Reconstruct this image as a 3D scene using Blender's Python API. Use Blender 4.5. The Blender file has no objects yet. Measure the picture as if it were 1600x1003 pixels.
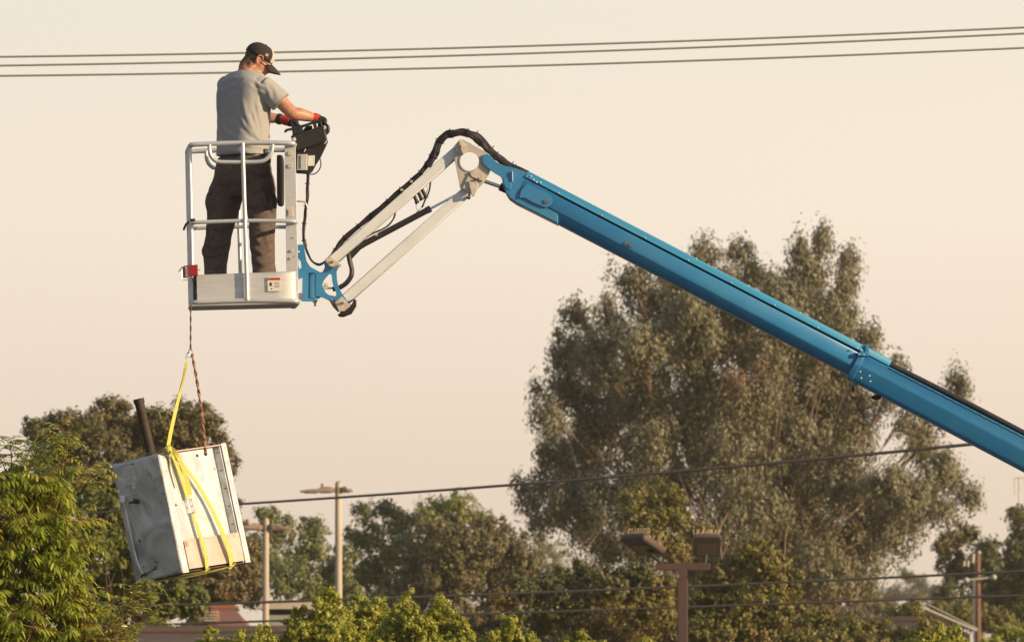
import bpy, bmesh, math, random
import numpy as np
from mathutils import Vector, Matrix, noise
from math import radians, sin, cos, pi, tan, atan, sqrt

# ------------------------------------------------------------------ camera, sky, sun, exposure
scene = bpy.context.scene
COL = scene.collection
FPX = 15400.0                      # focal length in photo pixels (1600 wide): a long telephoto
CAMZ = 1.6
PITCH = atan((1300 - 501.5) / FPX)
cam_d = bpy.data.cameras.new("camera")
cam = bpy.data.objects.new("camera", cam_d)
COL.objects.link(cam)
cam.location = (0, 0, CAMZ)
cam.rotation_euler = (pi / 2 + PITCH, 0, 0)
cam_d.sensor_width = 36
cam_d.lens = FPX / 1600 * 36
cam_d.clip_start = 1
cam_d.clip_end = 6000
cam_d.dof.use_dof = True
cam_d.dof.focus_distance = 70.0
cam_d.dof.aperture_fstop = 15.0
scene.camera = cam

SUN_AZ = radians(-27)               # measured from +X, negative = towards the camera
SUN_EL = radians(15)
sdir = Vector((cos(SUN_EL) * cos(SUN_AZ), cos(SUN_EL) * sin(SUN_AZ), sin(SUN_EL)))

w = bpy.data.worlds.new("World")
scene.world = w
w.use_nodes = True
nt = w.node_tree
bg = nt.nodes["Background"]
bg.inputs[1].default_value = 0.1
sky = nt.nodes.new("ShaderNodeTexSky")
sky.sky_type = 'NISHITA'
sky.sun_disc = False
sky.sun_elevation = SUN_EL
sky.sun_rotation = pi / 2 - SUN_AZ
sky.dust_density = 6.0
sky.air_density = 1.2
tc = nt.nodes.new("ShaderNodeTexCoord")
sep = nt.nodes.new("ShaderNodeSeparateXYZ")
nt.links.new(tc.outputs["Generated"], sep.inputs[0])
ramp = nt.nodes.new("ShaderNodeValToRGB")
nt.links.new(sep.outputs["Z"], ramp.inputs[0])
cr = ramp.color_ramp
SK = [(0.0, (.70, .575, .45)), (.034, (.735, .61, .49)), (.062, (.83, .725, .60)), (.09, (.765, .71, .60)),
      (.35, (.40, .41, .42)), (1.0, (.25, .31, .40))]
cr.elements[0].position = SK[0][0]; cr.elements[0].color = (*SK[0][1], 1)
cr.elements[1].position = SK[-1][0]; cr.elements[1].color = (*SK[-1][1], 1)
for p_, c_ in SK[1:-1]:
    e = cr.elements.new(p_); e.color = (*c_, 1)
mul = nt.nodes.new("ShaderNodeVectorMath"); mul.operation = 'SCALE'; mul.inputs["Scale"].default_value = 10.0
# the smoke glows towards the sun and is dimmer and cooler away from it
def lin(cx_, cy_, c0_):
    a_ = nt.nodes.new("ShaderNodeMath"); a_.operation = 'MULTIPLY_ADD'; a_.inputs[1].default_value = cx_; a_.inputs[2].default_value = c0_
    b_ = nt.nodes.new("ShaderNodeMath"); b_.operation = 'MULTIPLY_ADD'; b_.inputs[1].default_value = cy_
    nt.links.new(sep.outputs["X"], a_.inputs[0]); nt.links.new(sep.outputs["Y"], b_.inputs[0]); nt.links.new(a_.outputs[0], b_.inputs[2])
    return b_.outputs[0]
azc = nt.nodes.new("ShaderNodeCombineXYZ")
for i_, (a_, b_, c_) in enumerate(((.36, .16, .84), (.30, .14, .86), (.22, .10, .90))): nt.links.new(lin(a_, b_, c_), azc.inputs[i_])
mm_ = nt.nodes.new("ShaderNodeVectorMath"); mm_.operation = 'MULTIPLY'
nt.links.new(ramp.outputs[0], mm_.inputs[0]); nt.links.new(azc.outputs[0], mm_.inputs[1])
nt.links.new(mm_.outputs[0], mul.inputs[0])
mx = nt.nodes.new("ShaderNodeMix"); mx.data_type = 'RGBA'; mx.inputs[0].default_value = 0.93   # thick wildfire smoke over the blue sky
nt.links.new(sky.outputs[0], mx.inputs[6]); nt.links.new(mul.outputs[0], mx.inputs[7])
nt.links.new(mx.outputs[2], bg.inputs[0])

sun_d = bpy.data.lights.new("sun", 'SUN')
sun_d.energy = 5.0
sun_d.angle = radians(0.8)
sun_d.color = (1.0, 0.73, 0.43)
sun = bpy.data.objects.new("sun", sun_d)
COL.objects.link(sun)
sun.rotation_euler = sdir.to_track_quat('Z', 'Y').to_euler()
sun.location = (60, 40, 60)

scene.view_settings.view_transform = 'Standard'
scene.view_settings.look = 'None'
scene.view_settings.exposure = 0.3
scene.view_settings.gamma = 1.0
scene.cycles.volume_bounces = 1
scene.cycles.max_bounces = 8
scene.cycles.transparent_max_bounces = 6

# ------------------------------------------------------------------ helpers
def P(px, py, Y):
    """world point that stands at distance Y where the photo's pixel looks"""
    x = (px - 800) / FPX; u = (501.5 - py) / FPX
    dy = cos(PITCH) - u * sin(PITCH); dz = sin(PITCH) + u * cos(PITCH)
    t = Y / dy
    return Vector((x * t, Y, CAMZ + dz * t))
def S(Y): return Y / FPX           # metres per photo pixel at distance Y

WL = {}
def base_of(co):
    mn = co.min(0); mxx = co.max(0)
    return Vector(((mn[0] + mxx[0]) / 2, (mn[1] + mxx[1]) / 2, mn[2]))
def place(o, wl, parent):
    WL[o.name] = Vector(wl)
    if parent is not None:
        o.parent = parent
        o.location = Vector(wl) - WL[parent.name]
    else:
        o.location = wl
def tag(o, label=None, cat=None, group=None, kind=None):
    if label: o['label'] = label
    if cat: o['category'] = cat
    if group: o['group'] = group
    if kind: o['kind'] = kind
    return o
def link_mesh(name, me, mat, parent=None, smooth=False):
    n = len(me.vertices)
    co = np.empty(n * 3, dtype=np.float32); me.vertices.foreach_get('co', co); co = co.reshape(-1, 3)
    b = base_of(co)
    co -= np.array(b, dtype=np.float32)
    me.vertices.foreach_set('co', co.ravel())
    me.materials.clear(); me.materials.append(mat)
    if smooth:
        me.polygons.foreach_set('use_smooth', [True] * len(me.polygons))
        if smooth != 'all': me.set_sharp_from_angle(angle=radians(38))
    me.update()
    o = bpy.data.objects.new(name, me)
    COL.objects.link(o)
    place(o, b, parent)
    return o
def empty(name, loc, label=None, cat=None, group=None, parent=None):
    o = bpy.data.objects.new(name, None); COL.objects.link(o)
    o.empty_display_size = .2
    place(o, loc, parent)
    return tag(o, label, cat, group)

WHOLE = {'small_print', 'pictogram', 'netting', 'torn_edge', 'bird_spikes', 'gable_vent', 'hose_bundle', 'control_cable', 'hose', 'header_lettering', 'cap_patch', 'upper_webbing', 'face_webbing', 'under_webbing', 'trunk'}
class MB:
    def __init__(s): s.v = []; s.f = []
    def add(s, vs, fs):
        n = len(s.v); s.v += [tuple(v) for v in vs]; s.f += [tuple(i + n for i in f) for f in fs]; return s
    def box(s, c, hx, hy=None, hz=None, M=None, bev=0.0):
        if hy is None: hx, hy, hz = hx
        c = Vector(c); M = M or Matrix.Identity(3)
        b = bev
        if b <= 0:
            vs = [c + M @ Vector((sx * hx, sy * hy, sz * hz)) for sx in (-1, 1) for sy in (-1, 1) for sz in (-1, 1)]
            return s.add(vs, [(0, 1, 3, 2), (4, 6, 7, 5), (0, 4, 5, 1), (2, 3, 7, 6), (0, 2, 6, 4), (1, 5, 7, 3)])
        bm = bmesh.new(); bmesh.ops.create_cube(bm, size=2)
        for v in bm.verts: v.co = Vector((v.co.x * hx, v.co.y * hy, v.co.z * hz))
        bmesh.ops.bevel(bm, geom=bm.edges[:], offset=b, segments=1, affect='EDGES', profile=.5)
        bm.verts.ensure_lookup_table()
        r = s.add([c + M @ v.co for v in bm.verts], [[v.index for v in f.verts] for f in bm.faces])
        bm.free(); return r
    def tube(s, pts, r, n=10, caps=True, flat=None):
        pts = [Vector(p) for p in pts]
        m = len(pts)
        rs = list(r) if hasattr(r, '__len__') else [r] * m
        T = []
        for i in range(m):
            a = pts[max(i - 1, 0)]; b = pts[min(i + 1, m - 1)]
            t = (b - a); T.append(t.normalized() if t.length > 1e-9 else Vector((0, 0, 1)))
        up = Vector((0, 1, 0)) if abs(T[0].y) < .9 else Vector((1, 0, 0))
        N = (up - T[0] * up.dot(T[0])).normalized()
        vs = []
        for i in range(m):
            N = (N - T[i] * N.dot(T[i])).normalized()
            B = T[i].cross(N)
            for k in range(n):
                a = 2 * pi * k / n
                fa, fb = (1, 1) if flat is None else flat
                vs.append(pts[i] + (N * cos(a) * fa + B * sin(a) * fb) * rs[i])
        fs = [(i * n + k, i * n + (k + 1) % n, (i + 1) * n + (k + 1) % n, (i + 1) * n + k) for i in range(m - 1) for k in range(n)]
        if caps: fs += [tuple(reversed(range(n))), tuple((m - 1) * n + k for k in range(n))]
        return s.add(vs, fs)
    def sphere(s, c, r, M=None, nu=12, nv=8):
        c = Vector(c); M = M or Matrix.Identity(3)
        rx, ry, rz = r if hasattr(r, '__len__') else (r, r, r)
        vs = [c + M @ Vector((0, 0, rz))]
        for j in range(1, nv):
            th = pi * j / nv
            for i in range(nu):
                ph = 2 * pi * i / nu
                vs.append(c + M @ Vector((rx * sin(th) * cos(ph), ry * sin(th) * sin(ph), rz * cos(th))))
        vs.append(c + M @ Vector((0, 0, -rz)))
        fs = [(0, 1 + i, 1 + (i + 1) % nu) for i in range(nu)]
        for j in range(nv - 2):
            for i in range(nu):
                a = 1 + j * nu + i; b = 1 + j * nu + (i + 1) % nu
                fs.append((a, a + nu, b + nu, b))
        L = len(vs) - 1; o = 1 + (nv - 2) * nu
        fs += [(L, o + (i + 1) % nu, o + i) for i in range(nu)]
        return s.add(vs, fs)
    def loft(s, rings, n=20, e=2.3):
        """rings: (centre, vec a, vec b) -> closed superelliptical loft"""
        vs = []
        for c, a, b in rings:
            c = Vector(c); a = Vector(a); b = Vector(b)
            for k in range(n):
                t = 2 * pi * k / n
                ct = math.copysign(abs(cos(t)) ** (2 / e), cos(t)); st = math.copysign(abs(sin(t)) ** (2 / e), sin(t))
                vs.append(c + a * ct + b * st)
        m = len(rings)
        fs = [(i * n + k, i * n + (k + 1) % n, (i + 1) * n + (k + 1) % n, (i + 1) * n + k) for i in range(m - 1) for k in range(n)]
        fs += [tuple(reversed(range(n))), tuple((m - 1) * n + k for k in range(n))]
        return s.add(vs, fs)
    def mesh(s, name):
        me = bpy.data.meshes.new(name)
        me.from_pydata(s.v, [], s.f)
        bm = bmesh.new(); bm.from_mesh(me)
        bmesh.ops.recalc_face_normals(bm, faces=bm.faces[:])
        bm.to_mesh(me); bm.free()
        return me
    def pieces(s):
        """faces grouped into the separate things they form (touching shells count as one)"""
        par = list(range(len(s.v)))
        def find(i):
            while par[i] != i: par[i] = par[par[i]]; i = par[i]
            return i
        for f in s.f:
            r = find(f[0])
            for i in f[1:]: par[find(i)] = r
        g = {}
        for f in s.f: g.setdefault(find(f[0]), []).append(f)
        g = list(g.values())
        if len(g) < 2 or len(g) > 60: return [s]
        bb = []
        for fs in g:
            c = np.array([s.v[i] for f in fs for i in f]); bb.append([c.min(0) - .0012, c.max(0) + .0012, list(fs)])
        again = True
        while again:
            again = False
            for i in range(len(bb)):
                for j in range(i + 1, len(bb)):
                    if (bb[i][0] <= bb[j][1]).all() and (bb[j][0] <= bb[i][1]).all():
                        bb[i] = [np.minimum(bb[i][0], bb[j][0]), np.maximum(bb[i][1], bb[j][1]), bb[i][2] + bb[j][2]]; bb.pop(j); again = True; break
                if again: break
        if len(bb) < 2 or len(bb) > 30: return [s]
        out = []
        for _, _, fs in bb:
            ids = sorted({i for f in fs for i in f}); mp = {k: n for n, k in enumerate(ids)}
            m = MB(); m.add([s.v[i] for i in ids], [[mp[i] for i in f] for f in fs]); out.append(m)
        return out
    def build(s, name, mat, parent=None, smooth=True):
        ps = [s] if (parent is None or name in WHOLE) else s.pieces()
        for p in ps[1:]: link_mesh(name, p.mesh(name), mat, parent, smooth)
        return link_mesh(name, ps[0].mesh(name), mat, parent, smooth)

def eval_mesh(me, mods):
    """applies modifiers to a mesh and returns the new mesh"""
    o = bpy.data.objects.new("tmp", me); COL.objects.link(o)
    for typ, kw in mods:
        m = o.modifiers.new(typ, typ)
        for k, v in kw.items(): setattr(m, k, v)
    dg = bpy.context.evaluated_depsgraph_get()
    out = bpy.data.meshes.new_from_object(o.evaluated_get(dg), depsgraph=dg)
    bpy.data.objects.remove(o)
    return out
def organic(mb, voxel, smooth_it, name):
    me = mb.mesh(name)
    return eval_mesh(me, [('REMESH', dict(mode='VOXEL', voxel_size=voxel)), ('SMOOTH', dict(factor=.5, iterations=smooth_it))])

def plate(name, outline, Y, thick, mat, parent, holes=(), bev=.0015, PX=None):
    """flat plate cut to an outline given on the photo, real thickness along Y"""
    PX = PX or (lambda x, y: P(x, y, Y))
    cu = bpy.data.curves.new("tmp", 'CURVE'); cu.dimensions = '2D'; cu.fill_mode = 'BOTH'
    cu.extrude = max(thick / 2 - bev, .0005); cu.bevel_depth = bev; cu.bevel_resolution = 0; cu.offset = -bev
    for pts in [outline] + list(holes):
        sp = cu.splines.new('POLY'); sp.points.add(len(pts) - 1); sp.use_cyclic_u = True
        for i, (x, y) in enumerate(pts):
            q = PX(x, y); sp.points[i].co = (q.x, q.z, 0, 1)
    o = bpy.data.objects.new("tmp", cu); COL.objects.link(o)
    dg = bpy.context.evaluated_depsgraph_get()
    me = bpy.data.meshes.new_from_object(o.evaluated_get(dg), depsgraph=dg)
    bpy.data.objects.remove(o)
    me.transform(Matrix(((1, 0, 0, 0), (0, 0, -1, Y), (0, 1, 0, 0), (0, 0, 0, 1))))
    return link_mesh(name, me, mat, parent, True)
def circ(cx, cy, r, n=28): return [(cx + r * cos(2 * pi * k / n), cy + r * sin(2 * pi * k / n)) for k in range(n)]
def rnd(pts, it=2):
    """rounds the corners of a pixel outline (Chaikin)"""
    for _ in range(it):
        q = []
        for i in range(len(pts)):
            a = pts[i]; b = pts[(i + 1) % len(pts)]
            q += [(a[0] * .8 + b[0] * .2, a[1] * .8 + b[1] * .2), (a[0] * .2 + b[0] * .8, a[1] * .2 + b[1] * .8)]
        pts = q
    return pts
def spline(pts, n=8):
    """Catmull-Rom through the points"""
    pts = [Vector(p) for p in pts]; out = []
    for i in range(len(pts) - 1):
        p0 = pts[max(i - 1, 0)]; p1 = pts[i]; p2 = pts[i + 1]; p3 = pts[min(i + 2, len(pts) - 1)]
        for k in range(n):
            t = k / n
            out.append(.5 * ((2 * p1) + (p2 - p0) * t + (2 * p0 - 5 * p1 + 4 * p2 - p3) * t * t + (3 * p1 - p0 - 3 * p2 + p3) * t ** 3))
    out.append(pts[-1]); return out

# ------------------------------------------------------------------ materials
def pmat(name, col, rough=.5, metal=0., col2=None, scale=8., bump=0., bscale=60., spec=.5, coat=0., stretch=None, rough2=None, detail=5.):
    m = bpy.data.materials.new(name); m.use_nodes = True
    N = m.node_tree.nodes; L = m.node_tree.links
    b = N["Principled BSDF"]
    b.inputs["Base Color"].default_value = (*col, 1); b.inputs["Roughness"].default_value = rough
    b.inputs["Metallic"].default_value = metal; b.inputs["Specular IOR Level"].default_value = spec
    b.inputs["Coat Weight"].default_value = coat
    t = N.new("ShaderNodeTexCoord"); mp = N.new("ShaderNodeMapping"); L.new(t.outputs["Object"], mp.inputs[0])
    if stretch: mp.inputs["Scale"].default_value = stretch
    if col2 is not None or rough2 is not None:
        nz = N.new("ShaderNodeTexNoise"); nz.inputs["Scale"].default_value = scale; nz.inputs["Detail"].default_value = detail
        L.new(mp.outputs[0], nz.inputs[0])
        r = N.new("ShaderNodeValToRGB"); r.color_ramp.elements[0].position = .38; r.color_ramp.elements[1].position = .66
        r.color_ramp.elements[0].color = (*col, 1); r.color_ramp.elements[1].color = (*(col2 or col), 1)
        L.new(nz.outputs[0], r.inputs[0]); L.new(r.outputs[0], b.inputs["Base Color"])
        if rough2 is not None:
            mr = N.new("ShaderNodeMapRange"); mr.inputs[1].default_value = .35; mr.inputs[2].default_value = .65
            mr.inputs[3].default_value = rough; mr.inputs[4].default_value = rough2
            L.new(nz.outputs[0], mr.inputs[0]); L.new(mr.outputs[0], b.inputs["Roughness"])
    if bump:
        n2 = N.new("ShaderNodeTexNoise"); n2.inputs["Scale"].default_value = bscale; n2.inputs["Detail"].default_value = 4
        L.new(mp.outputs[0], n2.inputs[0])
        bu = N.new("ShaderNodeBump"); bu.inputs["Strength"].default_value = bump; bu.inputs["Distance"].default_value = .01
        L.new(n2.outputs[0], bu.inputs["Height"]); L.new(bu.outputs[0], b.inputs["Normal"])
    return m
def leafmat(name, c1, c2, c3=None, scale=.6, trans=.3, rough=.5, patch=.62):
    """leaf colours: per-leaf variation between c1 and c2, and branches of c3 (new or dying growth)"""
    m = bpy.data.materials.new(name); m.use_nodes = True
    N = m.node_tree.nodes; L = m.node_tree.links
    b = N["Principled BSDF"]; out = N["Material Output"]
    b.inputs["Roughness"].default_value = rough; b.inputs["Specular IOR Level"].default_value = .35
    g = N.new("ShaderNodeNewGeometry")
    r = N.new("ShaderNodeValToRGB"); r.color_ramp.elements[0].color = (*c1, 1); r.color_ramp.elements[1].color = (*c2, 1)
    L.new(g.outputs["Random Per Island"], r.inputs[0])
    colr = r.outputs[0]
    if c3 is not None:
        t = N.new("ShaderNodeTexCoord"); nz = N.new("ShaderNodeTexNoise"); nz.inputs["Scale"].default_value = scale; nz.inputs["Detail"].default_value = 3
        L.new(t.outputs["Object"], nz.inputs[0])
        mr = N.new("ShaderNodeMapRange"); mr.inputs[1].default_value = patch - .1; mr.inputs[2].default_value = patch + .06
        L.new(nz.outputs[0], mr.inputs[0])
        mm = N.new("ShaderNodeMix"); mm.data_type = 'RGBA'; mm.inputs[7].default_value = (*c3, 1)
        L.new(mr.outputs[0], mm.inputs[0]); L.new(colr, mm.inputs[6]); colr = mm.outputs[2]
    L.new(colr, b.inputs["Base Color"])
    tr = N.new("ShaderNodeBsdfTranslucent"); L.new(colr, tr.inputs[0])
    ms = N.new("ShaderNodeMixShader"); ms.inputs[0].default_value = trans
    L.new(b.outputs[0], ms.inputs[1]); L.new(tr.outputs[0], ms.inputs[2]); L.new(ms.outputs[0], out.inputs[0])
    return m

M = {}
M['alu'] = pmat('aluminium_tube', (.74, .75, .75), .34, .6, (.63, .64, .64), 14, .04, 90, rough2=.46)
M['alu_sheet'] = pmat('aluminium_sheet', (.70, .71, .71), .40, .55, (.58, .59, .60), 5, .05, 30, rough2=.55, stretch=(1, 1, 5))
M['alu_arm'] = pmat('painted_jib_arm', (.72, .76, .79), .5, .1, (.64, .67, .69), 7, .03, 40)
M['cast'] = pmat('cast_grey', (.52, .50, .45), .5, .2, (.44, .42, .38), 16, .05, 60)
M['lug'] = pmat('bare_lug', (.74, .66, .53), .4, .4, (.54, .48, .40), 20)
M['blue'] = pmat('blue_enamel', (.026, .20, .44), .30, 0, (.040, .222, .43), 4, .02, 20, spec=.5, coat=.35, rough2=.38)
M['blue_lt'] = pmat('blue_enamel_cover', (.04, .26, .47), .35, 0, (.05, .27, .465), 3, .02, 20, spec=.5, coat=.2)
M['black'] = pmat('black_plastic', (.014, .013, .014), .5, 0, (.022, .02, .02), 20, .05, 80)
M['rubber'] = pmat('black_hose', (.016, .013, .013), .42, 0, (.026, .02, .019), 30, .15, 120)
M['chrome'] = pmat('chrome_rod', (.75, .75, .76), .12, 1)
M['steel'] = pmat('bolt_steel', (.30, .28, .25), .4, .7, (.2, .17, .14), 40)
M['darkgap'] = pmat('dark_slot', (.01, .012, .015), .7)
M['red'] = pmat('red_clamp_paint', (.32, .008, .012), .4, 0, (.25, .01, .012), 20, coat=.2)
M['white'] = pmat('white_vinyl', (.74, .72, .68), .5, 0, (.66, .64, .60), 30)
M['orange'] = pmat('orange_vinyl', (.75, .10, .02), .5)
M['skin'] = pmat('skin', (.50, .26, .17), .46, 0, (.40, .185, .12), 30, .12, 160, spec=.4)
M['hair'] = pmat('cropped_hair', (.11, .07, .05), .8, 0, (.14, .09, .065), 90, .3, 300)
_n = M['hair'].node_tree; _t = _n.nodes.new('ShaderNodeTexCoord'); _s = _n.nodes.new('ShaderNodeSeparateXYZ'); _r = _n.nodes.new('ShaderNodeMapRange'); _m = _n.nodes.new('ShaderNodeMix')   # clipped shorter towards the nape
_m.data_type = 'RGBA'; _m.inputs[6].default_value = (.40, .20, .12, 1); _m.inputs[7].default_value = (.10, .062, .042, 1); _r.inputs[1].default_value = .015; _r.inputs[2].default_value = .085
_n.links.new(_t.outputs['Object'], _s.inputs[0]); _n.links.new(_s.outputs['Z'], _r.inputs[0]); _n.links.new(_r.outputs[0], _m.inputs[0]); _n.links.new(_m.outputs[2], _n.nodes['Principled BSDF'].inputs['Base Color'])
M['cap'] = pmat('black_cap_cloth', (.022, .018, .017), .85, 0, (.032, .026, .024), 60, .3, 400)
M['cap_white'] = pmat('white_cap_cloth', (.55, .50, .43), .8, 0, (.48, .44, .38), 60, .2, 400)
M['gold'] = pmat('tan_patch', (.50, .38, .22), .7)
M['shirt'] = pmat('heather_grey_jersey', (.335, .335, .34), .92, 0, (.375, .37, .37), 140, .35, 26, spec=.2)
M['trouser'] = pmat('charcoal_cotton', (.10, .076, .064), .85, 0, (.135, .106, .09), 40, .45, 24, spec=.25)
M['glove_red'] = pmat('red_glove_knit', (.50, .035, .025), .8, 0, (.40, .03, .02), 60, .3, 200)
M['leather'] = pmat('brown_boot_leather', (.16, .075, .04), .6, 0, (.11, .05, .03), 30, .2, 80)
M['lens'] = pmat('dark_glass', (.012, .010, .010), .15, 0, spec=.6)
M['web'] = pmat('yellow_webbing', (.62, .59, .13), .7, 0, (.52, .49, .10), 60, .5, 260)
M['web_red'] = pmat('red_brown_rope', (.21, .06, .04), .8, 0, (.48, .34, .21), 45, .5, 200, detail=1)
M['rope'] = pmat('thin_brown_rope', (.13, .09, .06), .9, 0, (.28, .2, .14), 120, .3, 200)
M['rust'] = pmat('rusty_pipe', (.035, .02, .016), .8, 0, (.09, .045, .03), 18, .3, 60)
M['pipe'] = pmat('sooty_pipe', (.018, .013, .011), .7, 0, (.045, .028, .02), 14, .3, 60)
M['wire'] = pmat('weathered_wire', (.26, .25, .20), .6)
M['cable'] = pmat('black_cable', (.035, .033, .031), .55, 0, (.055, .05, .045), 40)
M['bark'] = pmat('brown_bark', (.15, .10, .07), .9, 0, (.09, .06, .045), 6, .4, 20)
M['bark_pale'] = pmat('pale_gum_bark', (.22, .155, .11), .85, 0, (.13, .09, .065), 3, .3, 12)
M['twig_red'] = pmat('reddish_twig', (.20, .085, .05), .8, 0, (.12, .06, .035), 12)
M['bronze'] = pmat('bronze_painted_post', (.075, .042, .036), .6, 0, (.062, .037, .032), 4, .03, 30)
M['bronze_dk'] = pmat('dark_lamp_housing', (.03, .026, .026), .5)
M['lampglass'] = pmat('smoked_lamp_glass', (.06, .045, .035), .25)
M['bronze_lt'] = pmat('tan_lamp_housing', (.085, .055, .042), .5)
M['conc'] = pmat('pale_pole', (.50, .45, .36), .7, .0, (.38, .33, .26), 2.5, .1, 20, stretch=(1, 1, .3))
M['lamp_tan'] = pmat('tan_lamp_head', (.33, .26, .19), .6, 0, (.25, .19, .14), 8)
M['spike'] = pmat('spike_plastic', (.5, .38, .22), .4)
M['wood'] = pmat('weathered_wood_pole', (.22, .12, .085), .9, 0, (.14, .075, .055), 3, .3, 15, stretch=(4, 4, .6))
M['insul'] = pmat('grey_insulator', (.45, .42, .38), .4)
M['ground'] = pmat('dry_ground', (.16, .13, .09), .95, 0, (.10, .095, .05), .05)
M['asphalt'] = pmat('asphalt', (.05, .05, .05), .9, 0, (.06, .058, .055), .8, .2, 40)
M['tire'] = pmat('tyre_rubber', (.02, .02, .02), .8)
M['stucco'] = pmat('green_grey_stucco', (.27, .29, .26), .9, 0, (.24, .26, .235), 1.0, .1, 30)
M['cream'] = pmat('cream_stucco', (.45, .40, .33), .9, 0, (.40, .36, .30), 1.0)
M['glass'] = pmat('window_glass', (.04, .05, .05), .1)

def brickmat(name, c1, c2, mortar, sc, rot=False):
    m = bpy.data.materials.new(name); m.use_nodes = True
    N = m.node_tree.nodes; L = m.node_tree.links; b = N["Principled BSDF"]; b.inputs["Roughness"].default_value = .9
    t = N.new("ShaderNodeTexCoord"); sp = N.new("ShaderNodeSeparateXYZ"); cb = N.new("ShaderNodeCombineXYZ")
    L.new(t.outputs["Object"], sp.inputs[0]); L.new(sp.outputs["X"], cb.inputs[0]); L.new(sp.outputs["Z"], cb.inputs[1])
    br = N.new("ShaderNodeTexBrick"); br.inputs["Scale"].default_value = sc
    br.inputs["Color1"].default_value = (*c1, 1); br.inputs["Color2"].default_value = (*c2, 1); br.inputs["Mortar"].default_value = (*mortar, 1)
    br.inputs["Mortar Size"].default_value = .015
    L.new(cb.outputs[0], br.inputs[0])
    nz = N.new("ShaderNodeTexNoise"); nz.inputs["Scale"].default_value = .9
    L.new(t.outputs["Object"], nz.inputs[0])
    mm = N.new("ShaderNodeMix"); mm.data_type = 'RGBA'; mm.blend_type = 'MULTIPLY'; mm.inputs[0].default_value = .5
    L.new(br.outputs[0], mm.inputs[6]); L.new(nz.outputs[0], mm.inputs[7]); L.new(mm.outputs[2], b.inputs["Base Color"])
    return m
M['roof_brown'] = brickmat('brown_shingles', (.15, .105, .085), (.115, .08, .068), (.06, .045, .04), 5)
M['roof_red'] = brickmat('red_brown_shingles', (.36, .14, .09), (.29, .115, .075), (.2, .08, .055), 5)
M['brick'] = brickmat('red_brick', (.30, .12, .08), (.24, .10, .07), (.25, .18, .14), 4)
M['roof_dark'] = brickmat('dark_shingles', (.10, .075, .06), (.08, .06, .05), (.03, .03, .03), 5)

# galvanised sheet of the old cabinet: streaks, scuffs and soot
def galv(name, base, dark, soot, metal=.55, rough=.38):
    m = bpy.data.materials.new(name); m.use_nodes = True
    N = m.node_tree.nodes; L = m.node_tree.links; b = N["Principled BSDF"]
    b.inputs["Metallic"].default_value = metal; b.inputs["Roughness"].default_value = rough
    t = N.new("ShaderNodeTexCoord")
    n1 = N.new("ShaderNodeTexNoise"); n1.inputs["Scale"].default_value = 3.2; n1.inputs["Detail"].default_value = 7; n1.inputs["Distortion"].default_value = 2.2
    n2 = N.new("ShaderNodeTexNoise"); n2.inputs["Scale"].default_value = 7; n2.inputs["Detail"].default_value = 5; n2.inputs["Distortion"].default_value = .6
    n3 = N.new("ShaderNodeTexNoise"); n3.inputs["Scale"].default_value = 60; n3.inputs["Detail"].default_value = 3
    for n in (n1, n2, n3): L.new(t.outputs["Object"], n.inputs[0])
    r1 = N.new("ShaderNodeValToRGB"); r1.color_ramp.elements[0].position = .42; r1.color_ramp.elements[1].position = .62
    r1.color_ramp.elements[0].color = (*base, 1); r1.color_ramp.elements[1].color = (*dark, 1); L.new(n1.outputs[0], r1.inputs[0])
    mr = N.new("ShaderNodeMapRange"); mr.inputs[1].default_value = .64; mr.inputs[2].default_value = .72; L.new(n2.outputs[0], mr.inputs[0])
    mm = N.new("ShaderNodeMix"); mm.data_type = 'RGBA'; mm.inputs[7].default_value = (*soot, 1)
    L.new(mr.outputs[0], mm.inputs[0]); L.new(r1.outputs[0], mm.inputs[6]); L.new(mm.outputs[2], b.inputs["Base Color"])
    m3 = N.new("ShaderNodeMapRange"); m3.inputs[3].default_value = rough - .06; m3.inputs[4].default_value = rough + .14; L.new(n3.outputs[0], m3.inputs[0]); L.new(m3.outputs[0], b.inputs["Roughness"])
    bu = N.new("ShaderNodeBump"); bu.inputs["Strength"].default_value = .35; bu.inputs["Distance"].default_value = .01
    L.new(n1.outputs[0], bu.inputs["Height"]); L.new(bu.outputs[0], b.inputs["Normal"])
    return m
M['galv'] = galv('galvanised_sheet', (.66, .67, .67), (.42, .43, .44), (.20, .15, .12), .5, .38)
M['galv_front'] = galv('bright_galvanised_sheet', (.66, .70, .75), (.50, .52, .55), (.36, .28, .21), .6, .38)
M['galv_tan'] = galv('heat_stained_sheet', (.58, .49, .44), (.50, .41, .35), (.38, .27, .20), .45, .42)
M['galv_dark'] = galv('dark_brown_sheet', (.10, .06, .05), (.06, .04, .035), (.03, .02, .02), .2, .7)  # much darker and browner than the other cabinet sheets

# ------------------------------------------------------------------ ground and roads (below the frame)
def sheet(name, x0, x1, y0, y1, z, mat):
    mb = MB(); mb.add([(x0, y0, z), (x1, y0, z), (x1, y1, z), (x0, y1, z)], [(0, 1, 2, 3)])
    return tag(mb.build(name, mat, None, False), kind='structure')
sheet('ground', -900, 900, -200, 2300, 0.0, M['ground'])
sheet('parking_lot', -60, 60, 20, 140, 0.004, M['asphalt'])
sheet('road', -400, 400, 168, 182, 0.004, M['asphalt'])
for i in range(14):
    o = sheet('parking_line', -26 + i * 4 - .05, -26 + i * 4 + .05, 120, 125.5, 0.008, M['white'])

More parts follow.
